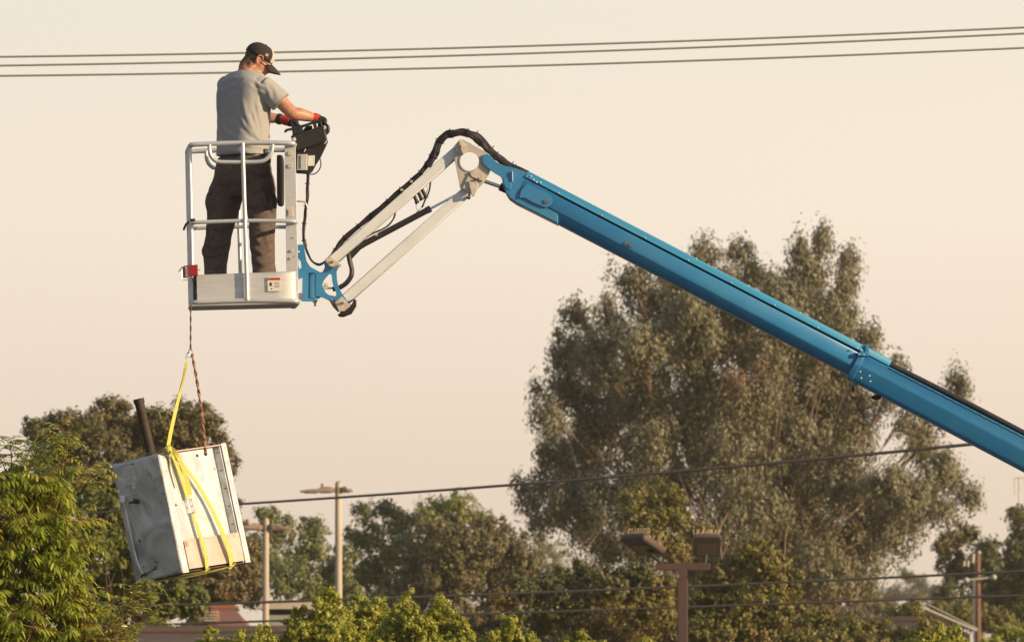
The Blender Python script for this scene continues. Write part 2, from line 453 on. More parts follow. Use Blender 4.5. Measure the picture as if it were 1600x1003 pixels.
# ------------------------------------------------------------------ boom lift
YJ = 70.0; YN = 69.5
YAW = radians(3.2)
EY = Vector((-sin(YAW), cos(YAW), .017)) * .93
def BP(px, py, d=0.0): return P(px, py, YN) + EY * d
def TB(s, pts, r, n=10, sp=0, Y=YJ, **k):
    q = [P(a[0], a[1], Y if len(a) < 3 else a[2]) for a in pts]
    if sp: q = spline(q, sp)
    return s.tube(q, r, n, **k)
px = S(70.0)                        # one photo pixel at the lift, in metres

piv = P(2620, 1240, YJ)
lift = empty('boom_lift', (piv.x, YJ, 0), 'blue boom lift whose raised arm carries a silver basket in front of the sky', 'boom lift')

# chassis (outside the frame, carries the boom)
ch = MB().box((piv.x, YJ, .62), 1.7, .75, .2, bev=.05).build('chassis', M['blue'], lift)
tt = MB().box((piv.x + .3, YJ, 1.25), 1.2, .7, .4, bev=.1); tt.box((piv.x - .3, YJ, 1.75), .35, .2, .3, bev=.04)
tt.build('turntable', M['blue'], lift)
for sx in (-1, 1):
    for sy in (-1, 1):
        c = Vector((piv.x + sx * 1.15, YJ + sy * .85, .45))
        wh = MB().tube([c + Vector((0, -.16, 0)), c + Vector((0, .16, 0))], .45, 28).build('wheel', M['tire'], lift)
        MB().tube([c + Vector((0, -.175 , 0)), c + Vector((0, .175, 0))], .22, 20).build('rim', M['cast'], wh)

# --- basket
pl = MB()
TR = [(461, 225.5, .10), (458, 224.8, .03), (449, 224, 0), (380, 223.4, 0), (306, 226, 0), (299.5, 227, .03), (297, 227.8, .10), (297, 227.8, .90), (299.5, 227, .97), (306, 226, 1.0), (380, 223.4, 1.), (449, 224, 1.), (458, 224.8, .97), (461, 225.5, .90), (461, 225.5, .10)]
def rail(pts, r, n=14):
    s = MB(); s.tube(spline([BP(*p) for p in pts], 5), r, n); return s
basket = empty('basket', BP(380, 476, .5), parent=lift)
rail(TR, 3.8 * px).build('top_rail', M['alu'], basket)
def off(pts, dy, dx): return [(a + dx, b + dy, c) for a, b, c in pts]
rail(off(TR, 121.7, 2.6), 3.1 * px).build('middle_rail', M['alu'], basket)
rail(off(TR, 246.3, 5.0), 3.9 * px).build('bottom_rail', M['alu'], basket)
def post(a, b, d, r=3.2):
    s = MB(); s.tube([BP(a[0], a[1], d), BP(b[0], b[1], d)], r * px, 14); s.build('post', M['alu'], basket)
post((296.6, 229), (302.0, 474), .07); post((296.6, 229), (302.0, 474), .93)
post((379, 224), (386.5, 469), -.012, 3.3); post((376, 224), (383, 469), 1.012, 3.2)
post((458, 226), (463, 470), 1.0, 3.2)
post((296.8, 229), (301.6, 474), .5)
U = [(327.5, 226), (327.5, 236), (330, 244), (335, 250), (344, 253.3), (380, 253.6), (406, 252.8), (417, 248), (424, 238), (426, 226)]
s = MB(); s.tube(spline([BP(a, b, -.006) for a, b in U], 6), 3.2 * px, 12); s.build('dip_rail', M['alu'], basket)
s = MB(); s.tube(spline([BP(a, b, .97) for a, b in U], 6), 3.0 * px, 12); s.build('dip_rail', M['alu'], basket)
# toe board: a bent sheet round the floor
path = [(308, .02), (330, .02), (380, .02), (430, .02), (457, .022), (461, .035), (463, .06), (463.5, .12), (463.5, .5), (463.5, .88), (461, .965), (457, .98), (380, .98), (308, .98), (303, .96), (302, .90), (302, .5), (302, .14)]
s = MB(); vs = []
for a, d in path:
    k = (a - 303) / 160
    vs += [BP(a - .6, 430.5 - 6 * k, d), BP(a + .4, 474 - 6 * k, d)]
s.add(vs, [(2 * i, 2 * i + 1, 2 * i + 3, 2 * i + 2) for i in range(len(path) - 1)])
me = eval_mesh(s.mesh('t'), [('SOLIDIFY', dict(thickness=.004, offset=0))])
toe = link_mesh('toe_board', me, M['alu_sheet'], basket, True)
s = MB()   # top hem of the toe board
s.tube([BP(a - .6, 430.3 - 6 * (a - 303) / 160, d) for a, d in path], .0035, 6); s.build('hem', M['alu'], toe)
q = [BP(300, 475.5, 0), BP(463, 471.5, 0), BP(463, 471.5, 1), BP(300, 475.5, 1)]
s = MB(); dn = Vector((0, 0, -.012)); s.add(q + [a + dn for a in q], [(0, 1, 2, 3), (7, 6, 5, 4), (0, 4, 5, 1), (1, 5, 6, 2), (2, 6, 7, 3), (3, 7, 4, 0)])
s.build('floor_plate', M['alu_sheet'], basket)
# black netting left of the toe board
s = MB(); random.seed(4)
for k in range(26):
    y0 = 431 + random.random() * 40
    s.tube([BP(302.5 + random.random() * 2, y0, .03), BP(306.5 + random.random() * 2, y0 + random.uniform(-5, 5), .03)], .7 * px, 5)
for k in range(4): s.tube([BP(303 + k * 1.7, 431, .035), BP(303.5 + k * 1.7, 473, .035)], .8 * px, 5)
s.build('netting', M['black'], basket)
# mounting post on the right of the basket
YP = 69.56
mp_ = plate('mounting_post', [(444.5, 223), (461.5, 222), (465.5, 425), (466, 470), (449.5, 470), (447.5, 425)], YP, .012, M['alu_sheet'], basket)
s = MB()
for a, b in (((445.2, 224), (449.8, 470)), ((460.8, 223), (465.2, 470))):
    A = P(*a, YP + .045); B = P(*b, YP + .045)
    s.loft([(A, (.003, 0, 0), (0, .045, 0)), (B, (.003, 0, 0), (0, .045, 0))], 8, 12)
s.build('channel', M['alu_sheet'], mp_)
s = MB()
for (a, b, r) in ((453.5, 240, 3.6), (453.5, 259.5, 3.6), (455.5, 392, 2.2), (455, 404, 2.6), (449.5, 408, 1.6), (459, 371, 0.9)):
    s.tube([P(a, b, YP - .004), P(a, b, YP - .018)], r * px, 12)
s.tube([P(449, 410, YP - .014), P(462, 400, YP - .014)], .9 * px, 6)
s.build('bolt', M['lug'], mp_)
plate('strike_plate', [(447, 325), (457, 323), (458, 338), (448, 340)], YP - .012, .008, M['lug'], mp_)
plate('latch', [(449, 328), (451, 328), (451.5, 337), (449.5, 337)], YP - .02, .006, M['steel'], mp_)
plate('side_pad', rnd([(433.5, 243), (441.5, 243.5), (444, 250), (444, 318), (441, 322.5), (434.5, 321.5), (433, 316), (432.5, 247)], 1), 69.78, .15, M['black'], basket, bev=.008)

# warning sticker with its header
st = plate('warning_sticker', [(417.5, 433.2), (438.5, 432.6), (439.3, 454.6), (418.5, 455.2)], 69.506, .003, M['white'], basket, bev=.0004)
plate('sticker_header', [(418.5, 434.2), (437.6, 433.7), (437.8, 437.6), (418.7, 438.1)], 69.5030, .0012, M['orange'], st, bev=.0003)
def text(name, body, ctr, size, mat, parent, rot=0.0, Y=None):
    cu = bpy.data.curves.new('t', 'FONT'); cu.body = body; cu.size = size; cu.align_x = 'CENTER'; cu.align_y = 'CENTER'; cu.extrude = .0004
    o = bpy.data.objects.new('t', cu); COL.objects.link(o)
    me = bpy.data.meshes.new_from_object(o.evaluated_get(bpy.context.evaluated_depsgraph_get())); bpy.data.objects.remove(o)
    me.transform(Matrix.Translation(ctr) @ Matrix.Rotation(rot, 4, 'Y') @ Matrix.Rotation(pi / 2, 4, 'X'))
    return link_mesh(name, me, mat, parent)
text('header_lettering', 'WARNING', P(428.6, 435.9, 69.5020), .017, M['black'], st)
s = MB()
for (a, b, r) in ((423, 443, 1.8), (424, 445.5, 1.4), (421.8, 446, .9), (424.5, 451.3, 1.1)):
    s.tube([P(a, b, 69.5040), P(a, b, 69.5025)], r * px, 7)
for k in range(4): s.box(P(432.5, 442 + k * 2.2, 69.5038), .018, .0006, .0012)
s.build('pictogram', M['black'], st)

# red clamp on the left post that the lifting rope is tied to
cl = plate('red_clamp', [(294.5, 414.5), (309, 413.8), (309.4, 431.5), (295.2, 431.8)], 69.44, .05, M['red'], lift, bev=.004)
plate('clamp_jaw', [(285.5, 418), (288, 415.5), (293.5, 415.5), (293.8, 434), (286, 434)], 69.44, .04, M['red'], cl, bev=.003)
plate('clamp_slot', [(289, 417), (292, 417), (292.4, 432), (289.5, 432)], 69.414, .006, M['chrome'], cl)
plate('clamp_slot', [(289.8, 419), (291.3, 419), (291.6, 430), (290, 430)], 69.409, .004, M['darkgap'], cl)
s = MB(); TB(s, [(279, 425), (284, 418), (294, 415)], .9 * px, 6, Y=69.43); TB(s, [(309, 422), (313, 421.6)], .7 * px, 6, Y=69.43)
s.build('clamp_lever', M['steel'], cl)
s = MB(); TB(s, [(284, 423), (284, 437.5), (294, 437.5)], .9 * px, 6, Y=69.42); s.build('clamp_bracket', M['alu'], cl)
s = MB(); s.tube([BP(291.5, 350, .93), BP(293, 346, .5), BP(300, 343.5, .0), BP(304, 343.8, -.02)], 2.0 * px, 8); s.build('black_tape', M['black'], basket)

# --- operator's console
YC = 69.98
con = plate('console', [(455, 215), (459, 212.5), (505, 198.5), (507.5, 199.5), (512, 221.5), (509.5, 224), (464, 239), (460.5, 238)], YC, .26, M['black'], lift, bev=.008)
plate('console_bracket', [(450, 240), (450.5, 270), (462, 270.5), (482, 272), (488, 268), (494.5, 256), (501, 246), (510.5, 226), (509, 223.5), (464, 238), (460, 237)], YC, .10, M['black'], con, bev=.003)
plate('guard_plate', [(443.5, 206.5), (446.5, 202), (460, 199), (474, 195), (490, 190), (504, 184.5), (510, 186), (509, 189), (500, 190.5), (474, 199.5), (460, 203.5), (450, 205), (445.5, 208)], YC - .11, .02, M['black'], con)
plate('guard_plate', [(443.5, 206.5), (446.5, 202), (460, 199), (474, 195), (490, 190), (504, 184.5), (510, 186), (509, 189), (500, 190.5), (474, 199.5), (460, 203.5), (450, 205), (445.5, 208)], YC + .11, .02, M['black'], con)
plate('guard_post', [(456, 202), (471, 197.5), (474, 208), (457.5, 214)], YC - .105, .02, M['black'], con)
plate('guard_post', [(488, 191), (493, 189), (496, 201), (491, 203)], YC - .105, .02, M['black'], con)
s = MB(); TB(s, [(475, 208), (480, 201), (488, 200)], 3.5 * px, 10, sp=4, Y=YC); TB(s, [(498, 201), (499, 191)], 2.2 * px, 10, Y=YC + .02)
s.sphere(P(499, 190, YC + .02), 3.4 * px); s.build('joystick', M['black'], con)
plate('outlet_cover', [(464.3, 241.5), (480.3, 241), (480, 266.5), (464, 266.5)], YC - .062, .025, M['alu_sheet'], con, bev=.003)
plate('outlet_shadow', [(467.2, 243.5), (470.6, 243.5), (470.6, 264), (467.4, 264)], YC - .077, .004, M['steel'], con)
plate('console_label', [(481.5, 243.5), (491.8, 243), (491.2, 259.5), (481.3, 259.8)], YC - .053, .004, M['white'], con)
s = MB()
for (a, b) in ((460, 218), (475.5, 236.5), (477, 234), (507.5, 224), (509.5, 221.5), (506, 201)): s.sphere(P(a, b, YC - .135), 1.25 * px, nu=8, nv=5)
s.build('screw', M['alu'], con)
plate('console_tab', [(456.5, 216), (461, 214.5), (463, 219.5), (459.5, 222), (457, 220)], YC - .135, .008, M['alu_sheet'], con)
s = MB(); TB(s, [(499, 245), (501, 252), (501, 260), (497, 268), (490, 272.5), (483, 272)], .9 * px, 8, sp=5, Y=YC); s.build('curly_lead', M['rubber'], con)

# cable from the console down to the bracket and along the jib
def bundle(name, pts, rad, n, spread, parent, seed=0, Y=YJ, mat='rubber', sleeve=None, ties=0):
    rng = random.Random(seed); s = MB()
    base = spline([P(a[0], a[1], Y if len(a) < 3 else a[2]) for a in pts], 7)
    ph = [rng.random() * 6.28 for _ in range(n)]
    for k in range(n):
        r0 = spread * rng.uniform(.35, 1) * px if n > 1 else 0
        cs = []
        for i, c in enumerate(base):
            t = (base[min(i + 1, len(base) - 1)] - base[max(i - 1, 0)]).normalized()
            Nn = Vector((0, 1, 0)); B = t.cross(Nn)
            a = ph[k] + k * 6.28 / n + .25 * sin(i * .35 + k)
            cs.append(c + (Nn * cos(a) + B * sin(a)) * r0 * (1 + .25 * sin(i * .6 + k * 2)))
        s.tube(cs, rad * px, 8)
    for k in range(ties):
        i = int((k + .5) / ties * (len(base) - 1)); c = base[i]; t = (base[min(i + 1, len(base) - 1)] - base[i - 1]).normalized()
        s.tube([c - t * .6 * px, c + t * .6 * px], (spread + rad + 1.0) * px, 10)
        B = t.cross(Vector((0, 1, 0))); B = B if B.z > 0 else -B
        s.tube([c, c + B * (spread + rad + 1.2) * px], .8 * px, 5)
    return s.build(name, M[mat], parent)
bundle('control_cable', [(481, 272), (480.5, 290), (480, 310), (477, 330), (476, 345), (474, 360), (475, 376), (478, 386)], 1.5, 3, 1.6, lift, 3, ties=4)
bundle('control_cable', [(475, 378), (482, 398), (488, 408), (496, 413), (505, 411), (516, 400), (527, 388), (536, 374), (548, 362), (565, 348)], 1.0, 3, 1.6, lift, 5)
s = MB(); TB(s, [(463, 314.5), (472, 315), (477, 317), (481, 326)], 1.5 * px, 8, sp=4, Y=69.9); s.build('cable_clip', M['lug'], lift)

# --- jib
def bar(name, a, b, wpx, dep, Y, mat, parent, bev=.006):
    A = P(a[0], a[1], Y); B = P(b[0], b[1], Y); L = (B - A).length; ax = (B - A).normalized()
    Mx = Matrix((ax, Vector((0, 1, 0)), ax.cross(Vector((0, 1, 0))))).transposed()
    s = MB(); s.box((A + B) / 2, L / 2, dep / 2, wpx * px / 2, M=Mx, bev=bev)
    return s.build(name, mat, parent)
bar('upper_jib_arm', (519, 408), (722, 230), 16.5, .09, YJ, M['alu_arm'], lift)
bar('lower_jib_arm', (531, 476), (738, 292), 17.0, .09, YJ, M['alu_arm'], lift)
hp_out = [(717, 219), (723, 218), (740, 227), (756, 236), (765, 242), (770, 255), (765, 270), (757, 285), (747, 295), (736, 303), (719, 294.5), (710, 248)]
for k, yy in enumerate((YJ - .075, YJ + .075)):
    plate('head_plate', hp_out, yy, .016, M['cast'], lift, holes=[circ(733.8, 252.4, 14.6)], bev=.002)
s = MB(); c0 = P(733.8, 252.4, YJ - .09); c1 = P(733.8, 252.4, YJ + .09)
n = 40; vs = []
for c in (c0, c1):
    for r in (14.7 * px, 16.6 * px):
        vs += [c + Vector((cos(2 * pi * k / n) * r, 0, sin(2 * pi * k / n) * r)) for k in range(n)]
fs = []
for k in range(n):
    j = (k + 1) % n
    fs += [(k, j, n + j, n + k), (2 * n + k, 2 * n + j, 3 * n + j, 3 * n + k), (k, j, 2 * n + j, 2 * n + k), (n + k, n + j, 3 * n + j, 3 * n + k)]
s.add(vs, fs); s.build('pivot_tube', M['cast'], lift)
def lug(pts, Y=YJ - .095, th=.02, name='pivot_lug', bolt=None, mat='lug'):
    o = plate(name, pts, Y, th, M[mat], lift, bev=.003)
    if bolt:
        s = MB(); s.tube([P(*bolt, Y - th / 2), P(*bolt, Y - th / 2 - .02)], 2.3 * px, 6)
        s.build('bolt', M['steel'], o)
    return o
lug([(709, 229), (718, 219), (722, 222), (728, 236), (722, 243), (713, 237)], Y=YJ - .088, mat='cast')
lug([(716, 219.5), (720, 220), (730, 230.5), (727.5, 236), (725, 242), (722, 240)], Y=YJ - .105, bolt=(719, 229))
lug([(733.5, 270), (742, 266), (750, 268), (756.5, 276), (754, 284), (748, 281), (737, 277)], bolt=(747, 280))
lug([(722, 295), (731, 275), (746, 285), (747, 295), (737, 304)], Y=YJ - .088, mat='cast')
lug([(732, 283.5), (738, 286), (745.5, 296), (741, 306.5), (737.5, 307.5), (735, 297)], Y=YJ - .105, bolt=(733, 294))
s = MB(); s.sphere(P(732.5, 309, YJ - .05), (3.2 * px, .03, 3.2 * px)); s.tube([P(734, 301, YJ - .09), P(732, 309, YJ - .09)], 1.8 * px, 8); s.build('grease_cap', M['steel'], lift)
# lower pins
lug([(507, 406), (516, 399.5), (531, 411), (532, 415), (527, 420), (515, 416)], bolt=(518.5, 409.5))
lug([(523, 472.5), (534, 463), (547.5, 478.5), (538, 486.5), (530, 487)], bolt=(535, 473.5))
s = MB(); s.tube([P(531, 415, YJ - .1), P(531, 415, YJ - .125)], 2.4 * px, 10); s.build('pin_head', M['lug'], lift)
s = MB(); TB(s, [(517, 468), (523, 478), (530, 486)], [3.0 * px, 3.2 * px, 2.6 * px], 8, Y=YJ - .06); s.build('hinge_barrel', M['steel'], lift)

# level cylinder of the jib
cy = MB(); TB(cy, [(545, 402), (560, 386), (571, 380), (671, 327)], [5.5 * px, 5.5 * px, 4.9 * px, 4.9 * px], 16); cyl = cy.build('jib_cylinder', M['black'], lift)
s = MB(); TB(s, [(666, 329.6), (673, 326)], 5.4 * px, 16); s.build('gland', M['black'], cyl)
s = MB(); TB(s, [(671, 327), (722, 300)], 2.0 * px, 12); s.build('piston_rod', M['chrome'], cyl)
cy = MB(); TB(cy, [(781, 291.5), (800, 300)], 6.5 * px, 14); cyl2 = cy.build('boom_cylinder', M['black'], lift)
s = MB(); TB(s, [(750, 281), (782, 292)], 3.0 * px, 12); s.build('piston_rod', M['chrome'], cyl2)

# blue bracket between basket and jib
for yy in (YJ - .075, YJ + .075):
    plate('basket_bracket', [(463.8, 383), (474.4, 381.8), (479, 408), (485, 417), (499.5, 425), (493, 426.6), (482, 426.5), (481.5, 465.7), (497.5, 467.5), (497, 469.2), (489, 471), (473, 471), (467, 467.5), (464.5, 459), (472, 458), (472.5, 434), (466.5, 437), (464, 423)],
          yy, .014, M['blue'], lift, holes=[circ(466.8, 393.2, 1.7, 12), [(466.5, 404), (470, 409), (471, 418), (468, 421), (466, 414)]])
s = MB(); s.tube([P(488, 426, YJ), P(488.3, 466, YJ)], .056, 20); s.build('rotator', M['blue'], lift)
s = MB(); s.tube([P(492, 470, YJ), P(492.2, 473, YJ)], 3.4 * px, 12); s.tube([P(492.2, 473, YJ), P(492.4, 478.5, YJ)], 1.7 * px, 8); s.tube([P(469.5, 461.5, YJ - .085), P(469.5, 461.5, YJ - .095)], 4 * px, 14)
s.build('rotator_pin', M['steel'], lift)
for yy in (YJ - .05, YJ + .05):
    plate('jib_bracket', [(493, 427), (504, 425), (507.5, 418), (506, 410), (512, 405), (530, 417), (526, 424), (526.5, 436), (529, 449), (536, 461), (540, 466), (545, 476), (551, 476), (556, 470), (552, 485), (538, 491), (528, 486), (522, 475), (517, 471), (504, 465), (493, 463)],
          yy, .016, M['blue'], lift, holes=[rnd([(515, 427.5), (518.5, 430), (519, 442), (527.5, 463.5), (511, 460.5), (503.2, 446.5), (506, 438)], 1)])
plate('bracket_web', [(493, 428), (503, 427), (503, 440), (502, 462), (493, 462)], YJ, .10, M['blue'], lift)
plate('bumper', [(528, 492.3), (535.5, 486.5), (548, 480.5), (553.5, 467.8), (557, 469.8), (556.6, 478), (549, 490), (536.5, 494.8), (530, 494.5)], YJ, .16, M['rubber'], lift, bev=.006)
s = MB(); s.box(P(509, 447.5, YJ - .02), 3.2 * px, .02, 4.6 * px); TB(s, [(503, 450), (520, 450.5)], 1.6 * px, 8, Y=YJ - .02); s.box(P(508, 444, YJ - .05), 2.5 * px, .01, 2 * px); s.build('hose_fitting', M['lug'], lift)

# hoses
bundle('hose', [(520, 452), (530, 450), (541, 443), (549, 431), (550, 420), (547, 408), (546, 396), (556, 384)], 3.7, 2, 1.2, lift, 8, Y=YJ - .02)
bundle('hose_bundle', [(522, 398), (534, 378), (557, 357), (581, 337.5), (607, 315.5), (631, 294), (650, 278.5), (663, 264), (674, 249)], 2.1, 5, 3.0, lift, 11, Y=YJ - .02, ties=9)
bundle('hose_bundle', [(668, 260), (678, 243), (683, 229), (691, 216), (701, 210), (714, 207.5), (730, 208), (744, 216), (756, 227), (768, 239), (783, 250), (800, 262), (822, 272)], 3.3, 6, 3.6, lift, 12, Y=YJ - .03, ties=7)
bundle('hose', [(730, 206), (745, 209), (757, 219), (768, 232), (782, 245), (800, 257), (826, 269)], 1.9, 2, 2.2, lift, 15, Y=YJ + .04, ties=3)
bundle('hose', [(617, 332), (614, 342), (606, 352), (596, 358), (585, 363), (572, 370)], 1.2, 2, 1.6, lift, 18)
bundle('hose', [(672, 283), (670, 298), (664, 312), (659, 324)], 1.3, 2, 1.0, lift, 21)
s = MB()
for a in ((660, 296, 666, 309), (654, 299, 659, 312), (647, 303, 652, 317)):
    TB(s, [(a[0] - 3, a[1] - 4), (a[2], a[3])], 3.0 * px, 10); TB(s, [(a[2] - 1, a[3] - 2), (a[2] + .5, a[3] + 1)], 3.8 * px, 10)
s.build('valve_block', M['black'], lift)
s = MB(); TB(s, [(652, 317), (650, 324), (656, 332)], .5 * px, 6, sp=3); TB(s, [(664, 286), (668, 296), (662, 308)], .5 * px, 6, sp=3); TB(s, [(662, 316), (657, 326), (650, 332)], .5 * px, 6, sp=3); s.build('thin_lead', M['rubber'], lift)
s = MB()
for (a, b) in ((643, 284), (628, 297), (588, 367)): s.box(P(a, b, YJ - .05), 2.2 * px, .02, 1.6 * px)
s.build('hose_clamp', M['lug'], lift)

# --- main boom
U0 = (825, 268.5); DX, DY = .8876, .4607
def BMP(sx, t, y=0.0): return P(U0[0] + sx * DX - t * DY, U0[1] + sx * DY + t * DX, YJ) + Vector((0, y, 0))
def boomsec(name, s0, s1, prof, mat, parent, prof1=None, cap_bev=True):
    n = len(prof); vs = [BMP(s0, t, y) for t, y in prof] + [BMP(s1, t, y) for t, y in (prof1 or prof)]
    fs = [(i, (i + 1) % n, n + (i + 1) % n, n + i) for i in range(n)] + [tuple(range(n)), tuple(range(2 * n - 1, n - 1, -1))]
    s = MB(); s.add(vs, fs)
    me = s.mesh('b'); me = eval_mesh(me, [('BEVEL', dict(width=.005, segments=1, limit_method='ANGLE', angle_limit=radians(20)))])
    return link_mesh(name, me, mat, parent, True)
def prof(t0, t1, t2, wtop, wmid, wbot): return [(t0, -wtop), (t1, -wmid), (t2, -wbot), (t2, wbot), (t1, wmid), (t0, wtop)]
inner = boomsec('inner_boom', 2, 600, [(13, -.108), (15, -.118), (35.5, -.120), (38.5, -.112), (47.5, -.088), (51, -.072), (51.6, .072), (47.5, .088), (38.5, .112), (35.5, .12), (15, .118), (13, .108)], M['blue'], lift)
boomsec('cable_tray', 0, 640, [(0, -.09), (1.2, -.108), (11.2, -.126), (11.2, .11), (1.2, .108), (0, .09)], M['blue_lt'], lift)
boomsec('slot', 4, 600, [(11.2, -.10), (13.2, -.10), (13.2, .10), (11.2, .10)], M['darkgap'], lift)
ob = boomsec('outer_boom', 590, 2080, [(11.5, -.11), (14, -.128), (31, -.134), (35, -.128), (52, -.102), (57, -.085), (57, .085), (52, .102), (33, .134), (14, .128), (11.5, .11)], M['blue'], lift,
             [(6, -.13), (9, -.150), (30, -.158), (35, -.15), (60, -.12), (66, -.10), (66, .10), (60, .12), (33, .158), (9, .15), (6, .13)])
boomsec('collar', 590, 600, [(10, -.12), (13, -.134), (33, -.140), (52, -.107), (58, -.088), (58, .088), (52, .107), (33, .140), (13, .134), (10, .12)], M['blue'], lift)
head = plate('boom_head', [(786, 279), (800, 275), (826, 281), (846, 292), (872, 306), (872, 352), (847, 339.5), (824, 328), (808, 320), (796, 311.5), (790, 302), (785.5, 290)], YJ, .226, M['blue'], lift, bev=.008)
for yy in (YJ - .10, YJ + .10):
    plate('fork', rnd([(752.3, 249), (755, 243.5), (761, 240.3), (767, 244), (775, 253), (788, 259.5), (801, 262), (824, 270), (827, 284), (800, 288), (799.5, 299), (793, 296), (785.5, 287), (783.5, 277), (771, 270), (757, 259)], 1), yy, .018, M['blue'], head, bev=.003)
plate('gusset', rnd([(785, 278), (799, 285.5), (799.5, 296), (795, 298), (788, 291)], 1), YJ - .113, .012, M['blue'], head, bev=.003)
bar('weld_rib', (800.5, 268), (800.7, 284), 1.2, .03, YJ - .115, M['alu_arm'], head, bev=.001)
plate('slider_plate', rnd([(814, 297), (824, 287), (830, 291), (856, 303), (863, 310), (862.5, 320), (854, 325.5), (836, 318.5), (818, 308.5), (811, 311)], 1), YJ - .124, .014, M['blue'], inner, bev=.002)
s = MB(); s.tube([P(853.5, 315.3, YJ - .125), P(853.5, 315.3, YJ - .142)], 3.3 * px, 16)
for (a, b) in ((978.8, 380.6), (986, 384)): s.tube([P(a, b, YJ - .11), P(a, b, YJ - .132)], 3.0 * px, 12)
s.build('wear_pad_bolt', M['steel'], inner)
s = MB()
for k in range(7): s.sphere(BMP(20 + k * 92, -.6), 1.7 * px, nu=8, nv=5)
for k in range(8): s.sphere(BMP(58 + k * 76, 9.0, -.125), 1.25 * px, nu=8, nv=5)
for a, b in ((8, 6), (14, 9), (20, 10), (26, 8)): s.sphere(BMP(a, b, -.125), 1.5 * px, nu=8, nv=5)
for a, b in ((583, 9), (597, 14), (590, 17), (604, 40), (610, 48), (620, 39), (625, 46)): s.sphere(BMP(a, b, -.15), 1.5 * px, nu=8, nv=5)
s.build('tray_screw', M['alu'], lift)
s = MB(); s.box(BMP(598, 4, -.11), 3 * px, .02, 8 * px, bev=.003); s.box(BMP(596, 13, -.14), 9 * px, .015, 3 * px, bev=.003)
s.tube([BMP(606, 58, -.05), BMP(606, 66, -.05)], 4 * px, 10); s.build('roller_bracket', M['blue'], lift)
s = MB(); s.sphere(BMP(645, 62, 0), (8 * px, .05, 4 * px)); s.sphere(BMP(608, 66, -.05), (4 * px, .04, 5 * px)); s.build('roller', M['rust'], lift)
hs = MB(); hp = []
for k in range(46):
    sx = 640 + k * 32; hp.append(BMP(sx, 8.4 - 1.6 * sin(min(1, k / 9) * pi) - .0037 * (sx - 640), -.06))
hs.tube(spline(hp, 3), 5.4 * px, 10, flat=(1.9, 1)); hs.build('hose_carrier', M['rubber'], lift)
s = MB(); s.tube([BMP(640 + k * 8, 14.2 - .0034 * k * 8 + .8 * (k % 2), -.1285 - .00011 * k) for k in range(180)], 1.0 * px, 5); s.build('chain_edge', M['darkgap'], lift)

# ------------------------------------------------------------------ person in the basket
YB = 70.0
FLOORZ = P(380, 474.5, YN).z + .004
AF = radians(42)
Fw = Vector((cos(AF), sin(AF), 0)); Rt = Vector((sin(AF), -cos(AF), 0)); Zu = Vector((0, 0, 1))
def Q(x, y, dy=0.0): return P(x, y, YB + dy)
pr = empty('person', (Q(380, 470).x, YB, FLOORZ), 'man in grey t-shirt, black cap and red gloves working the controls in the raised basket', 'person')
# head frame
hy = radians(7); hpit = radians(31)
Fh = Vector((cos(hpit) * cos(hy), cos(hpit) * sin(hy), -sin(hpit)))
Uh = Vector((sin(hpit) * cos(hy), sin(hpit) * sin(hy), cos(hpit)))
Rh = Fh.cross(Uh).normalized()
HM = Matrix((Rh, Fh, Uh)).transposed()
HC = Q(402.5, 96.2, .02)
def H(x, y, z): return HC + HM @ Vector((x, y, z))
def Hs(s, c, r): s.sphere(H(*c), r, M=HM, nu=24, nv=16)
b = MB()
Hs(b, (0, -.012, .03), (.076, .097, .082))
Hs(b, (0, .03, -.012), (.066, .064, .085))
Hs(b, (0, .045, -.070), (.045, .042, .034))
Hs(b, (0, .072, -.088), (.022, .016, .016))
for sx in (-1, 1):
    Hs(b, (sx * .042, .02, -.06), (.022, .048, .030)); Hs(b, (sx * .034, .068, -.015), (.022, .02, .018))
    b.tube([H(sx * .058, -.035, -.035), H(sx * .035, -.02, -.13)], .022, 12)
# brow, nose, lips
b.tube([H(-.04, .085, .02), H(0, .094, .023), H(.04, .085, .02)], .010, 10)
b.tube([H(0, .09, .012), H(0, .108, -.018), H(0, .112, -.03)], [.008, .010, .013], 10); Hs(b, (0, .10, -.033), (.017, .014, .010))
Hs(b, (0, .092, -.056), (.022, .011, .006)); Hs(b, (0, .089, -.066), (.020, .011, .007))
# neck into the shoulders and chest
nb = Q(383, 116, .0)
b.tube([H(0, -.038, -.02), H(0, -.046, -.07), nb + Vector((0.01, 0, .02)), nb + Vector((-.01, 0, -.06))], [.060, .058, .062, .075], 20)
def torso(dz, s): return None
TO = []
for (cx, cy, dy, a, bb, ea) in ((385, 112, 0, .075, .075, 0), (383, 119, 0, .135, .10, 0), (382, 130, 0, .165, .105, 0), (381, 150, 0, .172, .112, 0), (380, 180, 0, .16, .11, 0), (380, 215, 0, .155, .11, 0), (380, 245, 0, .155, .11, 0), (380, 262, 0, .15, .11, 0)):
    TO.append((Q(cx, cy, dy), Rt * a, Fw * bb))
b.loft(TO, 28, 2.2)
def chain(s, pts, rs, n=16, sp=4):
    q = spline(pts, sp); r = []
    for i in range(len(pts) - 1):
        for k in range(sp): r.append(rs[i] + (rs[i + 1] - rs[i]) * k / sp)
    r.append(rs[-1])
    s.tube(q, r, n); s.sphere(q[0], rs[0] * .98, nu=n, nv=8); s.sphere(q[-1], rs[-1] * .98, nu=n, nv=8)
RS = Q(411, 133, -.13); RE = Q(456, 176, -.13); RW = Q(491, 184.5, -.06)
LS = Q(354, 134, .12); LE = Q(392, 181, .30); LW = Q(438, 186, .28)
chain(b, [RS, RS.lerp(RE, .5) + Vector((0, 0, .006)), RE, RE.lerp(RW, .35), RW], [.052, .052, .047, .048, .031])
chain(b, [LS, LS.lerp(LE, .5), LE, LE.lerp(LW, .4), LW], [.062, .054, .046, .045, .031])
